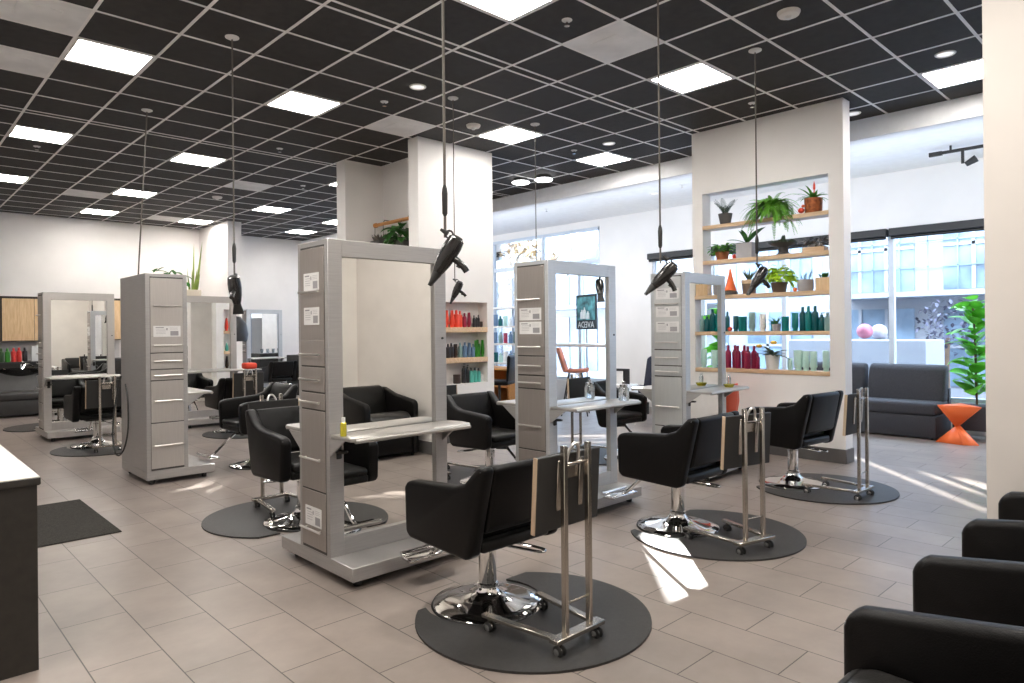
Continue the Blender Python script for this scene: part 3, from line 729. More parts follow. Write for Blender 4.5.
for y, r, h, c, k, lb in [(4.30, .026, .185, 'tealdark', 'bottle', 'dark teal bottle farthest left on the fourth plant wall shelf'),
                          (4.185, .028, .24, 'tealdark', 'bottle', 'tall dark teal bottle behind the mirror frame on the fourth shelf'),
                          (4.075, .034, .185, 'tealdark', 'tube', 'dark teal tube left of the teal tub on the fourth plant wall shelf'), (3.988, .050, .175, 'teal', 'jar', 'wide teal tub on the fourth plant wall shelf'),
                          (3.868, .042, .225, 'greyteal', 'tube', 'tall grey-green tube on the fourth plant wall shelf'), (3.737, .040, .20, 'white', 'tube', 'white tube left of the spiky plant on the fourth shelf'),
                          (3.468, .040, .165, 'teal', 'jar', 'pale teal tub right of the spiky plant on the fourth shelf'), (3.355, .038, .205, 'teal', 'tube', 'teal tube on the fourth plant wall shelf right of the tub'),
                          (3.27, .036, .27, 'tealdark', 'bottle', 'tall dark teal bottle, first of the right-hand cluster, fourth shelf'), (3.205, .036, .275, 'teal', 'bottle', 'tall teal bottle, second of the right-hand cluster, fourth shelf'),
                          (3.133, .036, .275, 'tealdark', 'bottle', 'tall dark teal bottle, third of the right-hand cluster, fourth shelf'), (3.062, .034, .20, 'tealdark', 'pump', 'short dark teal pump bottle, fourth of the right-hand teal cluster'),
                          (3.0, .032, .20, 'greyteal', 'bottle', 'short grey teal bottle at the right end of the fourth shelf')]:
    bottle(PXC, y, z4, r, h, c, lb, k, G4)
bottle(PXC+.05, 3.62, z4, .04, .12, 'teal', 'low teal tub behind the spiky plant on the fourth shelf', 'jar', G4)
ball(PXC-.03, 4.135, z4, .028, 'red', 'ornament_ball', 'small red ball beside the mirror frame on the fourth shelf', 'ornament')
G5 = 'products on the bottom shelf of the plant wall'
for k, (y, h) in enumerate([(4.165, .275), (4.105, .275), (4.04, .27), (3.985, .275), (3.915, .265), (3.862, .27)]):
    bottle(PXC+(.03 if k % 2 else -.025), y, z5, .036, h, 'magenta', ORD[k+1]+' magenta bottle from the left on the bottom plant wall shelf', 'bottle', G5)
bottle(PXC, 3.80, z5, .022, .19, 'magenta', 'short slim magenta bottle at the right end of the magenta group', 'bottle', G5)
for k, (y, r, h) in enumerate([(3.42, .032, .135), (3.325, .048, .225), (3.238, .040, .215), (3.155, .042, .215), (3.02, .038, .225)]):
    bottle(PXC, y, z5, r, h, 'palegreen', ORD[k+1]+' pale green tube from the left on the bottom plant wall shelf', 'tube', G5)
for y in (4.40, 4.33):
    bottle(PXC, y, z5, .035, .22, 'white', ('left' if y > 4.35 else 'right')+' white bottle at the left end of the bottom plant wall shelf', 'bottle', G5)

def pot(prof, m, t, n=20): return MB().lathe(prof, n).build('pot', m, t)
def plant(name, label, loc, rz=0): return thing(name, label, 'plant', loc, rz)
def rd(a=0): return random.uniform(-1, 1)
def frond(mb, base, d, length, droop, lw, ll, n=16):
    p = Vector(base); d = Vector(d).normalized()
    for i in range(n):
        t = i/n
        s = d.cross(Vector((0, 0, 1))); s = s.normalized() if s.length > .02 else Vector((1, 0, 0))
        up = s.cross(d)
        L = ll*math.sin(PI*(t*.9+.1))**.7
        for q in (-1, 1):
            e = (s*q+d*.45-up*.15).normalized(); w = d*lw
            o = len(mb.v); mb.v += [tuple(p-w*.5), tuple(p+e*L*.5-w*.5), tuple(p+e*L), tuple(p+e*L*.5+w*.7), tuple(p+w*.5)]
            mb.f.append((o, o+1, o+2, o+3, o+4))
        d = (d+Vector((0, 0, -droop/n))).normalized(); p = p+d*length/n
# top shelf
z1 = SHZ[0]
t = plant('potted_palm', 'feathery palm in a dark grey pot, left on the top plant wall shelf', (PXC, 4.20, z1))
pot([(.06, 0), (.085, .13), (.078, .13), (.07, .11), (.001, .11)], 'potgrey', t)
f = MB()
for k in range(12):
    a = k*2.4; frond(f, (0, 0, .11), (math.cos(a)*.35, math.sin(a)*.45, 1), random.uniform(.16, .28), random.uniform(.6, 1.6), .006, .05, 16)
f.build('foliage', 'greyleaf', t)
t = plant('potted_fern', 'big lush green fern spilling over the top shelf of the plant wall', (PXC-.02, 3.61, z1))
pot([(.075, 0), (.10, .12), (.092, .12), (.08, .10), (.001, .10)], 'potwhite', t)
f = MB()
for k in range(150):
    a = k*2.399; el = random.uniform(-.05, 1.7)
    frond(f, (math.cos(a)*.03, math.sin(a)*.04, .12), (math.cos(a)*.55-.25, math.sin(a)*1.0, el), min(random.uniform(.22, .50), .34/max(el, .1)), random.uniform(1.4, 3.2), .010, .036, 24)
f.build('foliage', 'fern', t)
t = plant('bromeliad', 'bromeliad with red flower spike in a copper pot, right on the top shelf', (PXC, 3.14, z1))
pot([(.085, 0), (.09, .02), (.095, .16), (.085, .16), (.08, .13), (.001, .13)], 'copper', t)
f = MB()
for k in range(22):
    a = k*2.4; f.leaf((0, 0, .14), (math.cos(a)*.6, math.sin(a)*.9, random.uniform(.4, 1.5)), random.uniform(.17, .25), .036, random.uniform(.8, 1.8), tip=.6)
f.build('foliage', 'leaf', t)
MB().tube([(0, 0, .14), (0, -.01, .25)], .006, 6).lathe([(.001, 0), (.014, .03), (.012, .07), (.001, .11)], 8, c=(0, -.01, .24)).build('flower_spike', 'red', t)
o = thing('bird_ornament', 'small red and orange bird ornament beside the copper pot on the top shelf', 'ornament', (PXC-.07, 3.245, z1))
MB().sphere((0, 0, .035), .03, (1, 1.2, 1)).build('bird_body', 'red', o); MB().sphere((0, -.02, .08), .018).lathe([(.008, 0), (.001, .025)], 8, mtx=Matrix.Translation((0, -.035, .08)) @ Matrix.Rotation(PI/2, 4, 'X')).build('bird_head', 'orange', o)
# second shelf
z2 = SHZ[1]
t = plant('potted_ivy', 'bushy green plant in a terracotta pot at the left of the second plant wall shelf', (PXC, 4.245, z2))
pot([(.065, 0), (.085, .10), (.078, .10), (.001, .085)], 'terra', t)
f = MB()
for k in range(90):
    a = k*2.399; rr = random.uniform(.02, .14)
    f.leaf((math.cos(a)*rr*.7, math.sin(a)*rr, .10+random.uniform(0, .08)), (math.cos(a), math.sin(a), random.uniform(-.3, .9)), random.uniform(.06, .10), .045, .9, 4)
f.build('foliage', 'leaf', t)
ball(PXC-.05, 4.06, z2, .028, 'red', 'ornament_ball', 'small red fruit ornament between terracotta and grey pots on the second shelf', 'ornament')
t = plant('peace_lily', 'broad leaved plant in a square grey planter on the second plant wall shelf', (PXC, 3.925, z2))
MB().box(-.08, .08, -.10, .10, 0, .175, .004, 1).build('planter', 'potcon', t)
MB().box(-.07, .07, -.09, .09, .175, .178).build('soil', 'soil', t)
f = MB()
for d, L, w in [((-.2, -.75, .8), .33, .10), ((-.1, .9, .55), .26, .07), ((.2, .35, 1), .22, .07), ((-.3, .25, .9), .19, .07), ((.1, -.3, 1), .20, .06), ((-.2, 1, .3), .20, .05)]:
    f.leaf((0, 0, .17), d, L, w, .6, 8)
f.build('foliage', 'leafd', t)
t = plant('succulent_bowl', 'dark pedestal bowl of grey succulents on the second plant wall shelf', (PXC, 3.482, z2))
MB().lathe([(.075, 0), (.075, .01), (.055, .03), (.055, .085), (.14, .12), (.15, .13), (.14, .13), (.001, .12)], 22).build('bowl', 'potgrey', t)
f = MB()
for k in range(70):
    a = k*2.399; rr = .145*math.sqrt(random.random())
    f.leaf((math.cos(a)*rr, math.sin(a)*rr, .125), (math.cos(a)*.6, math.sin(a)*.6, random.uniform(.3, 1)), random.uniform(.04, .06), .028, .2, 3)
f.leaf((0, .0, .14), (.1, .1, 1), .09, .05, .1, 4); f.leaf((0, 0, .14), (-.1, -.2, 1), .09, .05, .1, 4)
f.build('succulents', 'greyleaf', t)
t = plant('succulent_box', 'dusky trailing succulents in a pale wooden box at the right of the second shelf', (PXC, 3.125, z2))
MB().box(-.06, .06, -.12, .12, 0, .055, .003, 1).build('box', 'wood', t)
MB().box(-.05, .05, -.07, .07, .055, .09, .01, 1).build('pot', 'potcon', t)
f = MB()
for k in range(110):
    a = k*2.399; rr = .12*math.sqrt(random.random())
    f.leaf((math.cos(a)*rr*.6, math.sin(a)*rr*1.1-.01, .09+random.uniform(-.03, .06)), (math.cos(a), math.sin(a), random.uniform(-.4, 1)), random.uniform(.04, .07), .03, .5, 3)
f.build('succulents', 'succ', t)
# third shelf
z3 = SHZ[2]
tag(MB().box(-.05, .05, -.055, .055, 0, .10, .004, 1).build('wooden_block', 'woodv', None, (PXC+.02, 4.27, z3)), 'small wooden cube behind the orange cone on the third plant wall shelf', 'block')
o = thing('cone_ornament', 'orange cone shaped ornament on the third plant wall shelf', 'ornament', (PXC-.03, 4.125, z3))
MB().lathe([(.075, .05), (.05, .12), (.025, .22), (.012, .30), (.001, .32)], 18).build('cone', 'orange', o); MB().lathe([(.085, 0), (.085, .035), (.06, .05), (.001, .05)], 18).build('cone_base', 'succ', o)
t = plant('spiky_plant', 'spiky plant in a dark pot behind the hanging dryer on the third shelf', (PXC, 3.90, z3))
pot([(.075, 0), (.085, .15), (.078, .15), (.001, .13)], 'potbrown', t); MB().lathe([(.087, .12), (.089, .165), (.08, .165)], 20).build('pot_rim', 'wood', t)
f = MB()
for k in range(16):
    a = k*2.4; f.leaf((0, 0, .14), (math.cos(a)*.5, math.sin(a)*.6, 1), random.uniform(.14, .24), .02, .3, 5, tip=.6)
f.build('foliage', 'greyleaf', t)
t = plant('lime_coleus', 'bright lime green plant in a brown pot on the third plant wall shelf', (PXC, 3.536, z3))
pot([(.07, 0), (.095, .115), (.088, .115), (.001, .10)], 'potbrown', t)
f = MB()
for k in range(170):
    a = k*2.399; rr = .17*math.sqrt(random.random()); zz = .12+.19*(1-(rr/.17)**2)*random.uniform(.5, 1)
    f.leaf((math.cos(a)*rr*.8, math.sin(a)*rr, zz), (math.cos(a), math.sin(a), random.uniform(-.2, .8)), random.uniform(.07, .10), .065, .8, 3)
f.leaf((0, -.09, .13), (0, -1, .1), .13, .05, 2.0, 5); f.leaf((0, -.10, .13), (-.4, -1, 0), .13, .05, 2.0, 5)
f.build('foliage', 'lime', t)
ball(PXC-.04, 3.335, z3, .024, 'orange', 'ornament_ball', 'small orange ball on the third shelf between lime plant and grey planter', 'ornament')
t = plant('sprig_planter', 'low round grey planter with thin sprigs on the third plant wall shelf', (PXC, 3.235, z3))
pot([(.07, 0), (.085, .03), (.085, .13), (.078, .13), (.001, .12)], 'potcon', t)
f = MB()
for k in range(9):
    a = k*2.4; f.leaf((0, math.sin(a)*.04, .12), (math.cos(a)*.3, math.sin(a)*.4, 1), random.uniform(.07, .15), .014, .3, 4)
f.build('sprigs', 'greyleaf', t)
t = plant('cube_planter', 'wooden cube planter with small succulents at the right of the third shelf', (PXC, 3.025, z3))
MB().box(-.07, .07, -.075, .075, 0, .14, .003, 1).build('planter', 'woodv', t)
f = MB()
for k in range(26):
    a = k*2.4; f.leaf((math.cos(a)*.05*random.random(), math.sin(a)*.06*random.random(), .14), (math.cos(a)*.4, math.sin(a)*.5, 1), random.uniform(.03, .075), .026, .2, 3)
f.build('succulents', 'leafd', t)
# fourth and bottom shelf plants
t = plant('air_plant', 'spiky grass-like plant in a small pot among the teal products', (PXC-.03, 3.56, z4))
pot([(.04, 0), (.055, .08), (.05, .08), (.001, .07)], 'potcon', t)
f = MB()
for k in range(30):
    a = k*2.4; f.leaf((0, 0, .07), (math.cos(a)*.7, math.sin(a)*.9, random.uniform(.3, 1.3)), random.uniform(.12, .20), .012, .6, 4, tip=.6)
f.build('foliage', 'leafd', t)
t = plant('flowering_plant', 'dark leaved plant with yellow flowers in a white pot on the bottom plant wall shelf', (PXC-.01, 3.62, z5))
pot([(.065, 0), (.085, .17), (.078, .17), (.001, .15)], 'potwhite', t)
f = MB()
for k in range(26):
    a = k*2.4; f.leaf((0, 0, .16), (math.cos(a)*.7, math.sin(a)*1.2, random.uniform(.2, 1)), random.uniform(.13, .24), .05, .7, 6)
f.build('foliage', 'greyleaf', t)
MB().sphere((-.06, .13, .27), .03, (1, 1.2, .7)).sphere((-.07, -.05, .31), .03, (1, 1.3, .7)).build('flower', 'yellow', t)

# ------------------------------------------------------------------ pillar niche products
NZZ = [1.493, 1.092, .75]
for k, zz in enumerate(NZZ[:2]):
    tag(MB().box(PN[0], PN[1], PY-.008, 7.11, zz-.068, zz, .002, 1).build('wooden_shelf', 'wood'), ('upper' if k == 0 else 'lower')+' pale oak shelf board in the pillar niche', 'shelf')
GN = 'products in the pillar niche'
BY = 7.02
for x, r, h, c, k, lb in [(5.50, .036, .265, 'coral', 'tube', 'coral tube at the left of the upper niche shelf, partly behind the mirror frame'), (5.58, .036, .265, 'coral', 'tube', 'second coral tube from the left on the upper niche shelf'), (5.665, .040, .27, 'coral', 'bottle', 'third coral bottle on the upper niche shelf'),
                          (5.735, .034, .26, 'coral', 'bottle', 'fourth coral bottle on the upper niche shelf, next to the dark red ones'), (5.81, .03, .225, 'pinkr', 'bottle', 'left dark red bottle on the upper niche shelf'), (5.885, .03, .235, 'pinkr', 'tube', 'right dark red tube on the upper niche shelf'),
                          (5.955, .02, .19, 'black', 'bottle', 'first slim black bottle on the upper niche shelf'), (6.0, .022, .16, 'black', 'bottle', 'second slim black bottle, a low one, on the upper niche shelf'), (6.045, .02, .20, 'black', 'bottle', 'third slim black bottle on the upper niche shelf'), (6.09, .03, .09, 'brown', 'jar', 'low dark jar at the right end of the upper niche shelf'),
                          (5.50, .032, .22, 'black', 'bottle', 'black bottle at the left of the lower niche shelf'), (5.575, .034, .23, 'black', 'bottle', 'second black bottle on the lower niche shelf'), (5.645, .032, .215, 'brown', 'tube', 'dark brown tube on the lower niche shelf'), (5.735, .03, .235, 'greyteal', 'bottle', 'grey-green bottle on the lower niche shelf'),
                          (5.80, .032, .24, 'blue', 'bottle', 'left steel blue bottle on the lower niche shelf'), (5.87, .032, .23, 'blue', 'tube', 'middle steel blue tube on the lower niche shelf'), (5.93, .026, .21, 'blue', 'bottle', 'right slim blue bottle on the lower niche shelf'),
                          (5.985, .036, .265, 'green', 'tube', 'left green tube on the lower niche shelf'), (6.04, .038, .275, 'green', 'bottle', 'middle green bottle on the lower niche shelf'), (6.095, .026, .27, 'green', 'tube', 'right green tube on the lower niche shelf')]:
    bottle(x, BY+random.uniform(-.02, .02), NZZ[0] if 'upper' in lb else NZZ[1], r, h*.84, c, lb, k, GN)
for x, r, h, c, k, lb in [(5.66, .05, .12, 'brown', 'jar', 'round dark jar on the niche floor'), (5.78, .03, .26, 'black', 'pump', 'left black pump bottle on the niche floor'), (5.84, .03, .24, 'black', 'pump', 'right black pump bottle on the niche floor'),
                          (5.905, .033, .20, 'mint', 'bottle', 'left mint bottle with dark cap on the niche floor'), (5.97, .033, .20, 'mint', 'bottle', 'middle mint bottle with dark cap on the niche floor'), (6.035, .033, .19, 'mint', 'bottle', 'right mint bottle with dark cap on the niche floor'), (6.09, .025, .10, 'white', 'jar', 'small pale jar at the right of the niche floor')]:
    bottle(x, BY, NZZ[2], r, h, c, lb, k, GN, cap='b_black' if c == 'mint' else None)
for k, zz in enumerate((1.49, 1.09)):
    tag(MB().box(QN[0], QN[1], 8.605, 8.805, zz-.06, zz, .002, 1).build('wooden_shelf', 'wood'), ('upper' if k == 0 else 'lower')+' oak shelf board reflected in the mirror behind the left tower', 'shelf')
for q, (zz, cols) in enumerate(((1.49, ['coral', 'coral', 'grey', 'blue', 'teal', 'tealdark', 'pinkr', 'magenta']), (1.09, ['mint', 'mint', 'white', 'grey', 'blue', 'white']), (.75, ['brown', 'brown', 'green', 'green', 'greendark', 'grey']))):
    for k, c in enumerate(cols):
        bottle(QN[0]+.09+k*(QN[1]-QN[0]-.16)/len(cols), 8.71, zz, .036, [.25, .16, .24][q], c, ORD[len(cols)-k]+' product from the left on the '+['top', 'middle', 'lowest'][q]+' shelf reflected behind the left tower', 'bottle' if k % 2 else 'tube', 'products in the far side pillar niche')
# hanging planters in the alcove of the pillar
rod = thing('plant_rod', 'orange wooden rod fixed across the alcove behind the pillar', 'rod', (5.40, 8.18, 2.99))
MB().tube([(0, -1.03, 0), (0, .37, 0)], .026, 10).lathe([(.001, -.02), (.035, -.018), (.035, .018), (.001, .02)], 12, mtx=Matrix.Translation((0, .36, 0)) @ Matrix.Rotation(PI/2, 4, 'X')).build('rod', 'orangewood', rod)
MB().tube([(0, .2, 0), (.05, .2, .06), (.15, .2, .06)], .008, 6).tube([(0, -.42, 0), (.05, -.42, .06), (.15, -.42, .06)], .008, 6).build('wall_hook', 'blackmat', rod)
t = plant('hanging_planter', 'small hanging planter on the left of the orange rod', (5.38, 8.42, 2.63))
MB().tube([(0, .11, .10), (0, .11, .345), (.03, .10, .38)], .004, 5).tube([(0, -.11, .10), (0, -.11, .345), (.03, -.10, .38)], .004, 5).build('hanger', 'cord', t)
MB().box(-.08, .08, -.13, .13, 0, .12, .01, 1).build('pot', 'potgrey', t)
f = MB()
for k in range(40):
    a = k*2.4; f.leaf((math.cos(a)*.05, math.sin(a)*.09, .11), (math.cos(a)*.4, math.sin(a)*.5, 1), random.uniform(.06, .13), .03, .4, 3)
f.build('foliage', 'succ', t)
t = plant('hanging_planter', 'large leafy hanging plant on the orange rod beside the pillar edge', (5.36, 7.83, 2.54))
MB().tube([(0, .10, .14), (0, .02, .40), (.03, .0, .475)], .004, 5).tube([(0, -.10, .14), (0, -.02, .40)], .004, 5).build('hanger', 'cord', t)
MB().lathe([(.08, 0), (.12, .15), (.11, .15), (.001, .13)], 16).build('pot', 'potgrey', t)
f = MB()
for k in range(46):
    a = k*2.399; f.leaf((math.cos(a)*.05, math.sin(a)*.06, .14+.2*random.random()), (math.cos(a)*.8, math.sin(a), random.uniform(-.2, .9)), random.uniform(.18, .30), .12, 1.2, 6)
f.build('foliage', 'leafd', t)

# ------------------------------------------------------------------ things on the station ledges
def small_bottle(x, y, z, label):
    t = thing('oil_bottle', label, 'bottle', (x, y, z))
    MB().lathe([(.016, 0), (.018, .005), (.018, .075), (.01, .082)], 14).build('bottle_body', 'yellowoil', t); MB().lathe([(.011, .08), (.011, .108)], 12).build('cap', 'b_white', t)
small_bottle(1.985, 3.50, .85, 'small yellow oil bottle on the foreground station ledge')
t = thing('glass_jar', 'clear lidded glass jar on the centre station ledge', 'jar', (4.60, 3.49, .85))
MB().lathe([(.04, 0), (.045, .01), (.045, .10), (.03, .12)], 18).build('jar_body', 'clear', t); MB().lathe([(.034, .12), (.034, .135), (.012, .14), (.014, .16), (.001, .165)], 14).build('lid', 'chrome', t)
t = thing('soap_dish', 'yellow and clear dish on the third station ledge before the plant wall', 'dish', (6.36, 3.50, .85))
MB().lathe([(.04, 0), (.06, .03), (.055, .03), (.001, .01)], 16).build('dish', 'yellowoil', t); MB().lathe([(.02, .012), (.022, .09), (.012, .11), (.012, .13)], 12).build('dispenser', 'clear', t)
t = thing('paper_pot', 'small bottle on the ledge of the station behind the left tower', 'bottle', (3.55, 11.0, .866))
MB().lathe([(.03, 0), (.03, .1), (.012, .13), (.012, .16)], 12).build('bottle_body', 'b_cream', t)

# plant on top of station E
t = plant('snake_plant', 'tall thin snake plant with trailing pothos on top of a station behind the left tower', (3.72, 11.28, 2.032))
MB().box(-.20, .14, -.10, .10, 0, .10, .008, 1).build('planter', 'b_cream', t)
f = MB()
for x, h, lx in [(.04, .80, .04), (.10, .84, .12), (-.02, .45, -.05), (.03, .38, .02), (.07, .40, .12), (.0, .30, -.1), (.10, .33, .18)]:
    f.leaf((x, 0, .05), (lx, .02, 1), h, .05, .02, 7, tip=.5, roll=.3)
f.build('blades', 'snake', t)
f = MB()
for k in range(44):
    a = k*2.4; f.leaf((-.05-.55*random.random(), math.sin(a)*.06, .10+.34*random.random()), (math.cos(a), math.sin(a), random.uniform(-.6, .5)), random.uniform(.09, .15), .08, .8, 4)
f.tube([(-.15, 0, .08), (-.3, 0, .35), (-.55, 0, .38)], .006, 5, smooth=3)
f.build('trailing_leaves', 'leafd', t)

# ------------------------------------------------------------------ far left: shampoo bar and wood cabinets
for k, (x0, x1) in enumerate([(-.02, .93), (.94, 1.89), (1.90, 2.95), (2.96, 4.02)]):
    t = thing('wall_cabinet', ORD[k+1]+' pale oak wall cabinet from the left on the far left wall', 'cabinet', (0, 0, 0), 0, 'oak wall cabinets')
    MB().box(x0, x1, 16.25, 16.62, 1.32, 2.20, .002, 1).build('cabinet_box', 'dark', t)
    xm = (x0+x1)/2
    for a, b in ((x0+.012, xm-.004), (xm+.004, x1-.012)): MB().box(a, b, 16.23, 16.25, 1.335, 2.155, .002, 1).build('door', 'woodv', t)
tag(MB().box(-1.2, 4.0, 16.606, 16.618, .935, 1.33).build('backsplash', 'tile'), 'pale tile backsplash under the oak wall cabinets at far left', 'backsplash')
t = thing('back_bar', 'long dark backbar counter behind the shampoo chairs at far left', 'counter')
MB().box(-1.2, 4.0, 15.82, 16.60, 0, .90).build('counter_body', 'dark', t); MB().box(-1.2, 4.0, 15.80, 16.60, .90, .935, .003, 1).build('counter_top', 'greyseat', t)
for x, c, h, lb in [(1.86, 'greendark', .26, 'dark green bottle at the left photo edge on the backbar'), (1.955, 'green', .26, 'green bottle on the backbar at far left'), (2.05, 'redb', .27, 'left red bottle on the backbar'), (2.135, 'redb', .27, 'right red bottle on the backbar'), (2.225, 'black', .27, 'black bottle on the backbar right of the red ones'), (2.78, 'greendark', .25, 'small dark green bottle on the backbar beside the far left mirror frame')]:
    bottle(x, 15.95, .935, .042, h, c, lb, 'bottle', 'bottles on the backbar')
tag(MB().box(-.09, .09, -.05, .05, 0, .30, .004, 1).build('towel_box', 'b_white', None, (2.42, 15.98, .935)), 'white box on the backbar right of the coloured bottles', 'box')
def shampoo(x, label):
    t = thing('shampoo_chair', label, 'shampoo chair', (x, 14.62, 0), 0, 'dark shampoo seats with black bowls')
    MB().box(-.42, .42, 0, .80, .03, .30, .02, 2).box(-.42, .42, -.02, .62, .29, .44, .04, 3).build('seat', 'greyseat', t, sharp=60)
    MB().prism([(.45, .40), (.72, .40), (.86, .78), (.74, .80)], 'x', -.42, .42, .03, 3).build('backrest', 'greyseat', t, sharp=60)
    for s in (-1, 1):
        a, b = sorted((s*.53, s*.43)); MB().box(a, b, -.02, .75, .02, .62, .03, 3).build('armrest', 'leather', t, sharp=60)
    bo = MB()
    prof = [(.38, .80), (.44, .825), (.42, .78), (.32, .66), (.15, .62), (.001, .62)]
    bo.lathe(prof, 28, c=(0, .87, 0), sy=.62).build('bowl', 'blackp', t)
    MB().tube([(-.25, .87, .82), (-.12, .82, .765), (.02, .84, .79), (.10, .90, .90), (.22, .88, .85)], .014, 8, smooth=4).tube([(.05, 1.05, .80), (.05, 1.05, .93), (.05, .92, .95)], .015, 8, smooth=3).build('faucet_hose', 'chrome', t)
    MB().box(-.16, .16, .80, 1.02, .0, .64, .02, 2).build('pedestal', 'greyseat', t)
shampoo(.95, 'dark shampoo chair with black bowl at the left photo edge, mostly out of frame')
shampoo(2.08, 'dark grey shampoo chair with black bowl beside the far left mirror')
shampoo(3.20, 'dark shampoo chair with black bowl hidden behind the far left mirror station')

# ------------------------------------------------------------------ far middle: hood dryer, side cabinet, cushion chair
t = thing('hood_dryer', 'grey hood dryer on a stand right of the mirror behind the left tower', 'hood dryer', (4.60, 11.9, 0))
MB().lathe([(.26, 1.30), (.28, 1.42), (.25, 1.60), (.16, 1.72), (.001, 1.76), ], 24).build('hood', 'greyseat', t)
MB().tube([(0, .25, .03), (0, .25, 1.3), (0, .15, 1.55)], .025, 10).build('stand_pole', 'cartsteel', t)
MB().box(-.25, .25, -.02, .5, 0, .04, .01, 1).build('stand_base', 'blackmat', t)
t = thing('low_cabinet', 'dark low cabinet with glasses on top before the far wall', 'cabinet', (7.6, 14.9, 0))
MB().box(-.45, .45, -.3, .3, .08, .92, .01, 1).build('cabinet_body', 'greyseat', t)
MB().box(-.42, .42, -.25, .25, 0, .08).build('cabinet_base', 'rubber', t)
MB().box(-.40, .40, -.315, -.298, .12, .50, .002, 1).box(-.40, .40, -.315, -.298, .52, .88, .002, 1).build('door', 'dark', t)
for k, x in enumerate((7.35, 7.5, 7.65, 7.8)):
    tag(MB().lathe([(.03, 0), (.04, .11), (.036, .11), (.028, .01)], 14).build('drinking_glass', 'clear', None, (x, 14.85, .92)), ORD[k+1]+' glass from the left on the low dark cabinet far back', 'glass')
t = thing('red_towel', 'small red folded cloth behind the chair at the mirror beyond the left tower', 'cloth', (4.62, 11.2, .85))
MB().box(-.1, .1, -.1, .1, 0, .10, .03, 2).build('cloth_fold', 'red', t)
t = thing('side_stand', 'small stand under the red cloth behind the mirror beyond the left tower', 'stand', (4.62, 11.2, 0))
MB().box(-.15, .15, -.15, .15, .83, .85, .004, 1).build('stand_top', 'shelf', t)
MB().tube([(0, 0, .02), (0, 0, .83)], .02, 10).lathe([(.14, 0), (.14, .02), (.02, .03)], 20).build('stand_foot', 'cartsteel', t)

# orange shell chair between the third station and the plant wall
t = thing('shell_chair', 'orange plastic shell chair on chrome casters before the plant wall', 'chair', (6.93, 4.02, 0), -.5)
sh = MB(); vs = []; nu, nv = 9, 13
for j in range(nv):
    tt = j/(nv-1)
    for i in range(nu):
        u = i/(nu-1)*2-1
        if tt < .5: y = .22-.44*tt*2*.95; z = .44-.02*math.sin(PI*tt*2)+.05*abs(u)**3
        else:
            q = (tt-.5)*2; y = -.20-.12*q+.07*u*u; z = .44+.40*q
        w = .225*(1-.25*max(0, tt-.75)*4*abs(u)**1)
        vs.append((u*w, y, z))
fs = [(j*nu+i, j*nu+i+1, (j+1)*nu+i+1, (j+1)*nu+i) for j in range(nv-1) for i in range(nu-1)]
so = sh.add(vs, fs).build('seat_shell', 'salmon', t, sharp=80); md = so.modifiers.new('t', 'SOLIDIFY'); md.thickness = .012
lg = MB().tube([(0, 0, .12), (0, 0, .43)], .022, 12)
for k in range(5):
    a = 2*PI*k/5+.3; lg.tube([(0, 0, .14), (.16*math.cos(a), .16*math.sin(a), .10), (.27*math.cos(a), .27*math.sin(a), .06)], .014, 8)
lg.build('star_base', 'chrome', t)
for k in range(5):
    a = 2*PI*k/5+.3; MB().lathe([(.001, -.012), (.026, -.01), (.026, .01), (.001, .012)], 14, mtx=Matrix.Translation((.27*math.cos(a), .27*math.sin(a), .026)) @ Matrix.Rotation(a, 4, 'Z') @ Matrix.Rotation(PI/2, 4, 'X')).build('caster', 'rubber', t)

# ------------------------------------------------------------------ window bay: sofas, stool, fig
def sofa(label, loc, w, rz=0):
    t = thing('sofa_module', label, 'sofa', loc, rz)
    # local: faces -X, front at x=0, right end at y=0
    MB().box(0, .68, 0, w, .02, .30, .015, 2).build('sofa_base', 'sofa', t)
    MB().box(-.01, .66, .01, w-.01, .295, .465, .05, 4).build('seat_cushion', 'sofa', t, sharp=60)
    MB().prism([(.40, .44), (.66, .44), (.70, .88), (.66, .93), (.58, .93), (.52, .88)], 'y', .015, w-.015, .04, 4).build('back_cushion', 'sofa', t, sharp=60)
    MB().box(.60, .70, 0, w, .28, .62, .015, 2).build('sofa_back', 'sofa', t)
    for x in (.06, .62):
        for y in (.06, w-.06): MB().lathe([(.018, 0), (.02, .025)], 10, c=(x, y, 0)).build('foot', 'rubber', t)
sofa('charcoal fabric sofa module by the window, right one beside the orange stool', (9.79, 2.55, 0), .98)
sofa('charcoal fabric sofa module by the window, half hidden by the white wall edge', (9.79, 3.55, 0), .98)
t = thing('lounge_chair', 'navy lounge chair with high back by the white column', 'lounge chair', (9.55, 6.72, 0))
MB().box(0, .75, 0, .75, .20, .42, .05, 4).build('seat', 'navy', t, sharp=60)
MB().prism([(.0, .38), (.16, .36), (.06, .95), (-.03, 1.0), (-.09, .93)], 'x', .02, .73, .035, 4).build('backrest', 'navy', t, sharp=60)
for x in (.08, .66):
    for y in (.08, .66): MB().lathe([(.015, 0), (.022, .2)], 10, c=(x, y, 0)).build('leg', 'blackmat', t)
t = thing('coffee_table', 'low white coffee table before the navy lounge chair', 'table', (8.75, 5.95, 0))
MB().box(-.35, .35, -.3, .3, .36, .40, .008, 2).build('table_top', 'potwhite', t)
for x in (-.3, .3):
    for y in (-.25, .25): MB().lathe([(.013, 0), (.016, .36)], 8, c=(x, y, 0)).build('leg', 'bar', t)
t = thing('magazine_holder', 'small black and white magazine holder beside the white column', 'holder', (9.0, 6.83, 0))
MB().box(-.2, .2, -.15, .15, 0, .55, .01, 1).build('side_table', 'potwhite', t)
MB().box(-.02, .0, -.13, .13, .55, .80, .003, 1, mtx=Matrix.Rotation(-.0, 4, 'Y')).build('dark_cover', 'b_black', t)
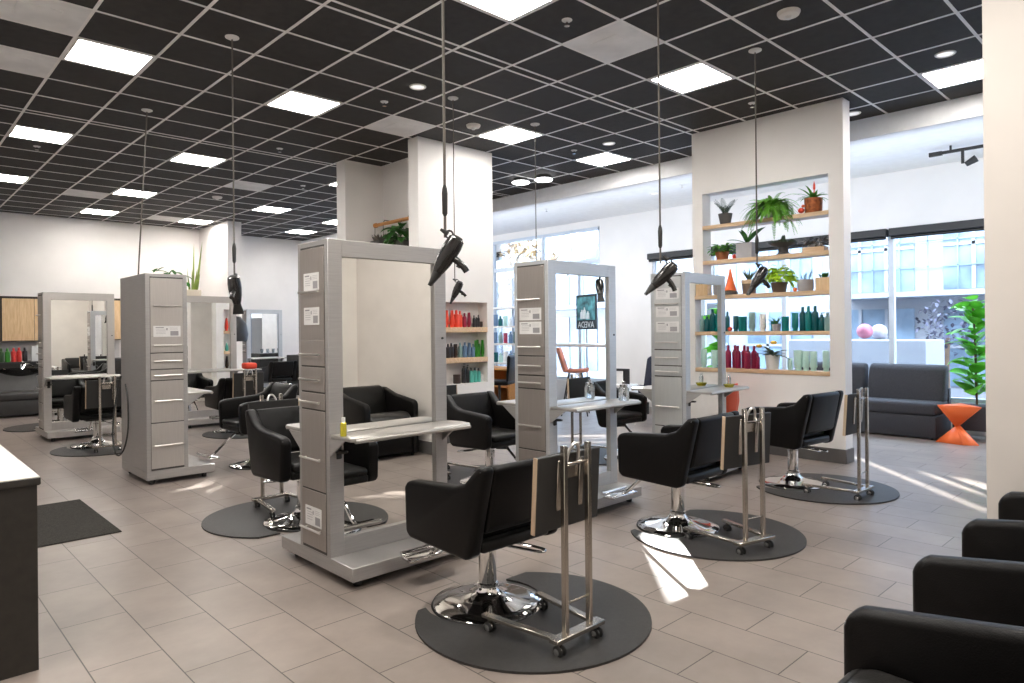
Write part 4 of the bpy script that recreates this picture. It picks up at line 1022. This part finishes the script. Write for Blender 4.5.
MB().box(-.05, -.03, -.02, .13, .55, .76, .003, 1).build('white_cover', 'paper', t)
# folded orange stool
t = thing('folded_stool', 'orange folded stool with hourglass shape beside the sofa', 'stool', (9.74, 2.28, 0))
s = MB()
T = [(-.05, .225, .46), (-.02, -.23, .46), (.33, .06, .46)]; W = [(.02, .05, .205), (.05, -.02, .215), (.12, .03, .21)]; B = [(-.12, -.03, .0), (-.02, .25, .0), (.30, .0, .0)]
B2 = [(-.05, -.20, 0.0)]
s.add([T[0], T[1], T[2]], [(0, 1, 2)])
s.add([T[0], T[1], W[0]], [(0, 1, 2)]); s.add([T[1], T[2], W[2], W[0]], [(0, 1, 2, 3)]); s.add([T[0], T[2], W[2], W[0]], [(0, 1, 2, 3)])
s.add([W[0], (-.02, .255, 0), (-.12, -.06, 0)], [(0, 1, 2)]); s.add([W[0], (-.12, -.06, 0), (-.02, -.20, 0), W[2]], [(0, 1, 2, 3)]); s.add([W[2], (-.02, -.20, 0), (.28, .05, 0)], [(0, 1, 2)]); s.add([W[0], W[2], (.28, .05, 0), (-.02, .255, 0)], [(0, 1, 2, 3)])
so = s.build('stool_shell', 'orange', t, sharp=5); md = so.modifiers.new('t', 'SOLIDIFY'); md.thickness = .012; md.offset = 0
# fiddle leaf fig
t = thing('fiddle_leaf_fig', 'tall fiddle leaf fig in a charcoal planter by the window', 'plant', (10.22, 2.20, 0))
MB().box(-.19, .19, -.23, .23, .13, .44, .012, 2).build('planter', 'sofa', t)
for x in (-.14, .14):
    for y in (-.17, .17): MB().lathe([(.012, 0), (.02, .14)], 10, c=(x, y, 0)).build('planter_leg', 'wood', t)
MB().tube([(0, 0, .40), (.0, .01, .8), (.01, .02, 1.3), (0, .04, 1.75)], .014, 8, smooth=4).build('trunk', 'bark', t)
f = MB()
for k in range(52):
    a = k*2.399; z = .56+1.22*(k/51)
    L = random.uniform(.26, .38) if z < 1.6 else random.uniform(.22, .28)
    f.leaf((math.cos(a)*.02, math.sin(a)*.02+.02, z), (math.cos(a)*.9, math.sin(a)*.9, random.uniform(.15, .9)), L, L*.66, random.uniform(.3, 1.0), 8, fold=.08, tip=.8, roll=random.uniform(-.5, .5))
f.build('foliage', 'fig', t)
# window blinds
for y0, y1, lb in [(3.33, 7.40, 'black roller blind cassette above the window behind the plant wall'), (.19, 3.30, 'black roller blind cassette above the right window beside the wall edge'), (-2.98, .16, 'black roller blind cassette above the window hidden by the right wall')]:
    t = thing('roller_blind', lb, 'blind', (WX-.06, (y0+y1)/2, 2.78))
    h = (y1-y0)/2
    MB().box(-.05, .055, -h, h, -.055, .055, .008, 1).build('cassette', 'blind', t); MB().tube([(.0, -h+.02, -.075), (.0, h-.02, -.075)], .022, 10).build('hem_bar', 'blind', t)
# retail shelving in the far window and the desk below
t = thing('window_shelving', 'white window shelving behind the centre station with products', 'shelving', (10.25, 10.9, 0))
for z in (.72, 1.14, 1.52, 1.93): MB().box(-.18, .16, -1.1, 1.1, z-.02, z+.02, .003, 1).build('shelf', 'potwhite', t)
for y in (-1.08, 0, 1.08): MB().box(.12, .16, y-.02, y+.02, 0, 2.6, .002, 1).build('upright', 'frame', t)
k = 0
for z in (.74, 1.16, 1.54):
    for j in range(7):
        y = 10.62+.16*j
        c = ['greyteal', 'blue', 'white', 'palegreen', 'tealdark', 'blue', 'pinkr'][(j+int(z*10)) % 7]
        bottle(10.2, y, z, random.uniform(.04, .055), random.uniform(.18, .27), c, ORD[7-j]+' product from the left on the '+{.74: 'lowest', 1.16: 'middle', 1.54: 'upper'}[z]+' white window shelf', 'bottle' if j % 2 else 'jar', 'products in the white window shelving')
t = thing('reception_desk', 'warm wooden desk with open compartments behind the centre station', 'desk', (9.3, 10.25, 0))
MB().box(-.3, .3, -.7, .7, .66, .70, .004, 1).build('desk_top', 'orangewood', t)
MB().box(-.3, .3, -.7, -.66, 0, .66).box(-.3, .3, .66, .7, 0, .66).box(.26, .3, -.66, .66, 0, .66).box(-.3, .26, -.02, .02, 0, .66).box(-.3, .26, -.66, .66, .33, .36).build('desk_body', 'orangewood', t)
t = thing('task_chair', 'black low-back task chair before the wooden desk', 'chair', (8.55, 9.35, 0), .5)
MB().box(-.24, .24, -.24, .24, .44, .52, .03, 3).build('seat', 'leather', t, sharp=60)
MB().prism([(-.24, .50), (-.20, .50), (-.22, .95), (-.25, 1.0), (-.29, .95)], 'x', -.22, .22, .02, 3).build('backrest', 'leather', t, sharp=60)
lg = MB().tube([(0, 0, .08), (0, 0, .44)], .025, 10)
for k in range(5): lg.tube([(0, 0, .10), (.28*math.cos(k*1.2566), .28*math.sin(k*1.2566), .03)], .016, 8)
lg.build('star_base', 'blackmat', t)

# ------------------------------------------------------------------ bay corner seen in the mirrors: high table, chair, screen sign
t = thing('high_table', 'white high counter table reflected in the centre mirror', 'table', (9.55, -.55, 0))
MB().box(-.3, .3, -1.3, .85, 1.14, 1.19, .006, 2).build('table_top', 'potwhite', t)
for y in (-1.1, .65): MB().box(-.03, .03, y-.03, y+.03, 0, 1.14).box(-.25, .25, y-.03, y+.03, 0, .03).build('leg', 'tile', t)
t = thing('counter_chair', 'salmon bar chair with dark wire legs reflected in the centre mirror', 'chair', (8.9, -.14, 0), -.6)
sh = MB(); vs2 = [(x*1.0, y, z+.30) for x, y, z in vs]; 
M['pale_salmon'] = mat('pale_salmon_shell', (.80, .30, .20), .45); so = sh.add(vs2, fs).build('seat_shell', 'pale_salmon', t, sharp=80); md = so.modifiers.new('t', 'SOLIDIFY'); md.thickness = .012
for sx in (-1, 1):
    for sy in (-1, 1): MB().tube([(sx*.1, sy*.1, .72), (sx*.22, sy*.22, 0)], .011, 8).build('leg', 'blackmat', t)
MB().tube([(-.18, -.18, .25), (.18, -.18, .25), (.18, .18, .25), (-.18, .18, .25)], .008, 6, closed=True).build('foot_ring', 'blackmat', t)
t = thing('screen_sign', 'dark sign panel with bottle picture and white brand lettering, seen mirrored in the centre mirror', 'sign', (10.14, -.85, 1.78), .35); t.scale = (1, 1.2, 1.1)
MB().box(-.012, .012, -.30, .30, -.30, .30, .004, 1).build('panel', 'screen', t)
MB().box(-.016, -.012, -.26, .26, -.14, .26).build('picture', 'tealpic', t)
pb = MB()
for y, h in ((-.10, .16), (-.02, .20), (.08, .13)): pb.lathe([(.03, -.12), (.03, -.12+h*.7), (.012, -.12+h*.8), (.012, -.12+h)], 12, c=(-.03, y, 0))
pb.build('picture_bottles', 'b_white', t)
cu = bpy.data.curves.new('lettering', 'FONT'); cu.body = 'AVEDA'; cu.size = .15; cu.align_x = 'CENTER'; cu.extrude = .001
tmp = bpy.data.objects.new('lettering_tmp', cu); COL.objects.link(tmp); bpy.context.view_layer.update()
me = bpy.data.meshes.new_from_object(tmp.evaluated_get(bpy.context.evaluated_depsgraph_get())); bpy.data.objects.remove(tmp)
lo = bpy.data.objects.new('lettering', me); me.materials.clear(); me.materials.append(M['b_white']); COL.objects.link(lo); lo.parent = t
lo.rotation_euler = (PI/2, 0, -PI/2); lo.location = (-.0175, 0, -.27)
MB().tube([(0, 0, -.30), (0, 0, -1.77)], .012, 8).lathe([(.16, -1.77), (.16, -1.75), (.02, -1.74)], 20).build('stand', 'cartsteel', t)

# ------------------------------------------------------------------ outside
struct('ground', MB().box(10.75, 60, -40, 60, -.12, -.06), 'ground')
def wall_holes(x0, x1, Y, Z, holes):
    ys = sorted({*Y, *[h[0] for h in holes], *[h[1] for h in holes]}); zs = sorted({*Z, *[h[2] for h in holes], *[h[3] for h in holes]})
    m = MB()
    for a, b in zip(ys[:-1], ys[1:]):
        run = None
        for c, d in zip(zs[:-1], zs[1:]):
            ym, zm = (a+b)/2, (c+d)/2
            if any(h[0] < ym < h[1] and h[2] < zm < h[3] for h in holes):
                if run: m.box(x0, x1, a, b, *run); run = None
            else: run = (run[0], d) if run else (c, d)
        if run: m.box(x0, x1, a, b, *run)
    return m
FX = 15.0
SUN_AZ = math.radians(43.5); SUN_EL = math.radians(14.5)
sx, sy = math.cos(SUN_AZ), math.sin(SUN_AZ); te = math.tan(SUN_EL)
holes = []  # openings in the facade that let sunbeams through
def slot(x, y, wy, l0, l1):
    """opening in the facade whose sunbeam lands on the floor at (x, y); wy: width, l0..l1: extent along the beam"""
    d = (FX-x)/sx
    yc = y+(FX-x)*sy/sx
    holes.append((yc-wy/2, yc+wy/2, (d+l0)*te, (d+l1)*te))
slot(3.42, 2.20, .46, -.62, .62)
slot(7.05, 2.05, .20, -1.35, 1.2)
slot(7.35, 1.75, .55, -.25, .75)
slot(2.15, 6.58, .55, -.3, .3)
t = thing('office_building', 'pale office building across the street outside the windows', 'building', (0, 0, 0))
wall_holes(FX, FX+.12, (-25, 45), (-.06, 5.5), holes).build('facade_wall', 'facade', t)
def clash(y0, y1, z0, z1): return any(h[0] < y1+.1 and y0-.1 < h[1] and h[2] < z1+.1 and z0-.1 < h[3] for h in holes)
for iy in range(-6, 12):
    for iz in range(3):
        y0, z0 = iy*2.0+.25, [.3, 2.15, 4.2][iz]; y1, z1 = y0+1.5, z0+[1.5, 1.7, 1.0][iz]
        if clash(y0, y1, z0, z1): continue
        wn = MB().box(FX-.03, FX-.004, y0, y1, z0, z1).build('window', 'facwin', t)
        m = MB()
        for q in (.333, .667): m.box(FX-.06, FX-.03, y0+(y1-y0)*q-.03, y0+(y1-y0)*q+.03, z0, z1)
        m.box(FX-.06, FX-.03, y0, y1, (z0+z1)/2-.03, (z0+z1)/2+.03); m.build('glazing_bar', 'facade', wn)
gl = MB()
for y in [-3+.5*k for k in range(24)]:
    if not clash(y-.01, y+.01, 2.1, 5.0): gl.box(FX-.085, FX-.065, y-.012, y+.012, 2.1, 5.0)
for z in (2.6, 3.1, 3.6, 4.1): gl.box(FX-.085, FX-.065, -3, 5.5, z-.012, z+.012)
gl.build('curtain_wall_grid', 'facwin', t)
MB().box(FX-.9, FX-.02, -6, 5.5, 2.0, 2.10).build('canopy', 'facade', t)
tag(MB().sphere((0, 0, 0), .13).build('garden_ball', 'pinkball', None, (12.5, 4.32, 1.37)), 'pink ball outside the window left of the mullion', 'ball')
tag(MB().sphere((0, 0, 0), .135).build('garden_ball', 'whiteball', None, (12.9, 4.22, 1.355)), 'white ball outside the window right of the pink ball', 'ball')
tag(MB().box(12.2, 13.2, 3.3, 5.6, -.06, 1.22, .01, 1).build('planter_wall', 'facade'), 'pale low wall outside the window with two balls on it', 'wall')
t = thing('street_tree', 'small leafy tree outside the right window', 'tree', (14.0, 3.45, -.06))
MB().tube([(0, 0, 0), (.02, .02, .9), (0, 0, 1.3)], .04, 8).build('trunk', 'bark', t)
f = MB()
for k in range(260):
    v = Vector((rd(), rd(), rd()))
    while v.length > 1: v = Vector((rd(), rd(), rd()))
    f.leaf(Vector((0, 0, 1.5))+v*.52, (rd(), rd(), rd()), .10, .06, .2, 3)
f.build('crown', 'twig', t)
t = thing('street_tree', 'autumn tree outside the tall window behind the pillar', 'tree', (13.2, 13.4, -.06))
MB().tube([(0, 0, 0), (.05, .02, 1.6), (0, .1, 2.6)], .07, 8).build('trunk', 'bark', t)
f = MB()
for k in range(420):
    v = Vector((rd(), rd(), rd()))
    while v.length > 1: v = Vector((rd(), rd(), rd()))
    f.leaf(Vector((0, 0, 3.2))+v*1.05, (rd(), rd(), rd()), .2, .12, .2, 3)
f.build('crown', 'autumn', t)

# ------------------------------------------------------------------ light
w = bpy.data.worlds.new('sky'); SC.world = w; w.use_nodes = True
nt = w.node_tree; nt.nodes.clear()
bg = N(nt, 'ShaderNodeBackground'); ow = N(nt, 'ShaderNodeOutputWorld'); tcw = N(nt, 'ShaderNodeTexCoord'); spw = N(nt, 'ShaderNodeSeparateXYZ'); rw = N(nt, 'ShaderNodeValToRGB')
nt.links.new(tcw.outputs['Generated'], spw.inputs[0]); nt.links.new(spw.outputs[2], rw.inputs[0]); nt.links.new(rw.outputs[0], bg.inputs[0]); nt.links.new(bg.outputs[0], ow.inputs[0])
rw.color_ramp.elements[0].color = (.86, .92, 1, 1); rw.color_ramp.elements[1].color = (.55, .74, 1, 1)
bg.inputs['Strength'].default_value = 8.0
su = bpy.data.lights.new('sun', 'SUN'); su.energy = 26; su.angle = math.radians(.5); su.color = (1, .96, .90)
so = bpy.data.objects.new('sun', su); COL.objects.link(so)
so.rotation_euler = Vector((sx*math.cos(SUN_EL), sy*math.cos(SUN_EL), math.sin(SUN_EL))).to_track_quat('Z', 'Y').to_euler()
def area(name, loc, size, power, col):
    l = bpy.data.lights.new(name, 'AREA'); l.energy = power; l.size = size; l.color = col; l.shape = 'SQUARE'
    o = bpy.data.objects.new(name, l); COL.objects.link(o); o.location = loc; return o
for k, (x, y) in enumerate([(1.56, 3.57), (3.39, 1.13), (1.56, .5), (-.3, 3.6)]): area('ceiling_fill_lamp', (x, y, HZ-.03), .57, 26, (1, .95, .88))  # added fill lamps under the ceiling, unseen and without a panel

def bay_fill(name, loc, sxx, syy, power, tgt):
    l = bpy.data.lights.new(name, 'AREA'); l.shape = 'RECTANGLE'; l.size = sxx; l.size_y = syy; l.energy = power; l.color = (.78, .88, 1)
    o = bpy.data.objects.new(name, l); COL.objects.link(o); o.location = loc
    d = Vector(tgt)-Vector(loc); o.rotation_euler = d.to_track_quat('-Z', 'Y').to_euler()
bay_fill('bay_fill_lamp', (8.55, 6.8, 2.75), 19, 1.3, 78, (10.6, 6.8, 3.0))  # added unseen fill that brightens the bay wall and its ceiling
# ------------------------------------------------------------------ camera
cam = bpy.data.cameras.new('camera'); co = bpy.data.objects.new('camera', cam); COL.objects.link(co)
F, YAW, ROLL, CY = 680.7, .8108, -.0097, 330.0
fw = Vector((math.cos(YAW), math.sin(YAW), 0)); r0 = Vector((math.sin(YAW), -math.cos(YAW), 0)); u0 = Vector((0, 0, 1))
r = r0*math.cos(ROLL)+u0*math.sin(ROLL); u = -r0*math.sin(ROLL)+u0*math.cos(ROLL)
co.rotation_euler = Matrix((r, u, -fw)).transposed().to_euler(); co.location = (0, 0, 1.45)
cam.sensor_fit = 'HORIZONTAL'; cam.sensor_width = 36; cam.lens = F/1024*36; cam.shift_y = (CY-341.5)/1024; cam.clip_start = .05; cam.clip_end = 200
SC.camera = co
SC.view_settings.view_transform = 'Standard'; SC.view_settings.look = 'None'; SC.view_settings.exposure = 1.2
SC.cycles.max_bounces = 10; SC.cycles.diffuse_bounces = 5; SC.cycles.glossy_bounces = 5; SC.cycles.transparent_max_bounces = 12
SC.cycles.use_denoising = True; SC.cycles.sample_clamp_indirect = 8
SC.cycles.caustics_reflective = False; SC.cycles.caustics_refractive = False
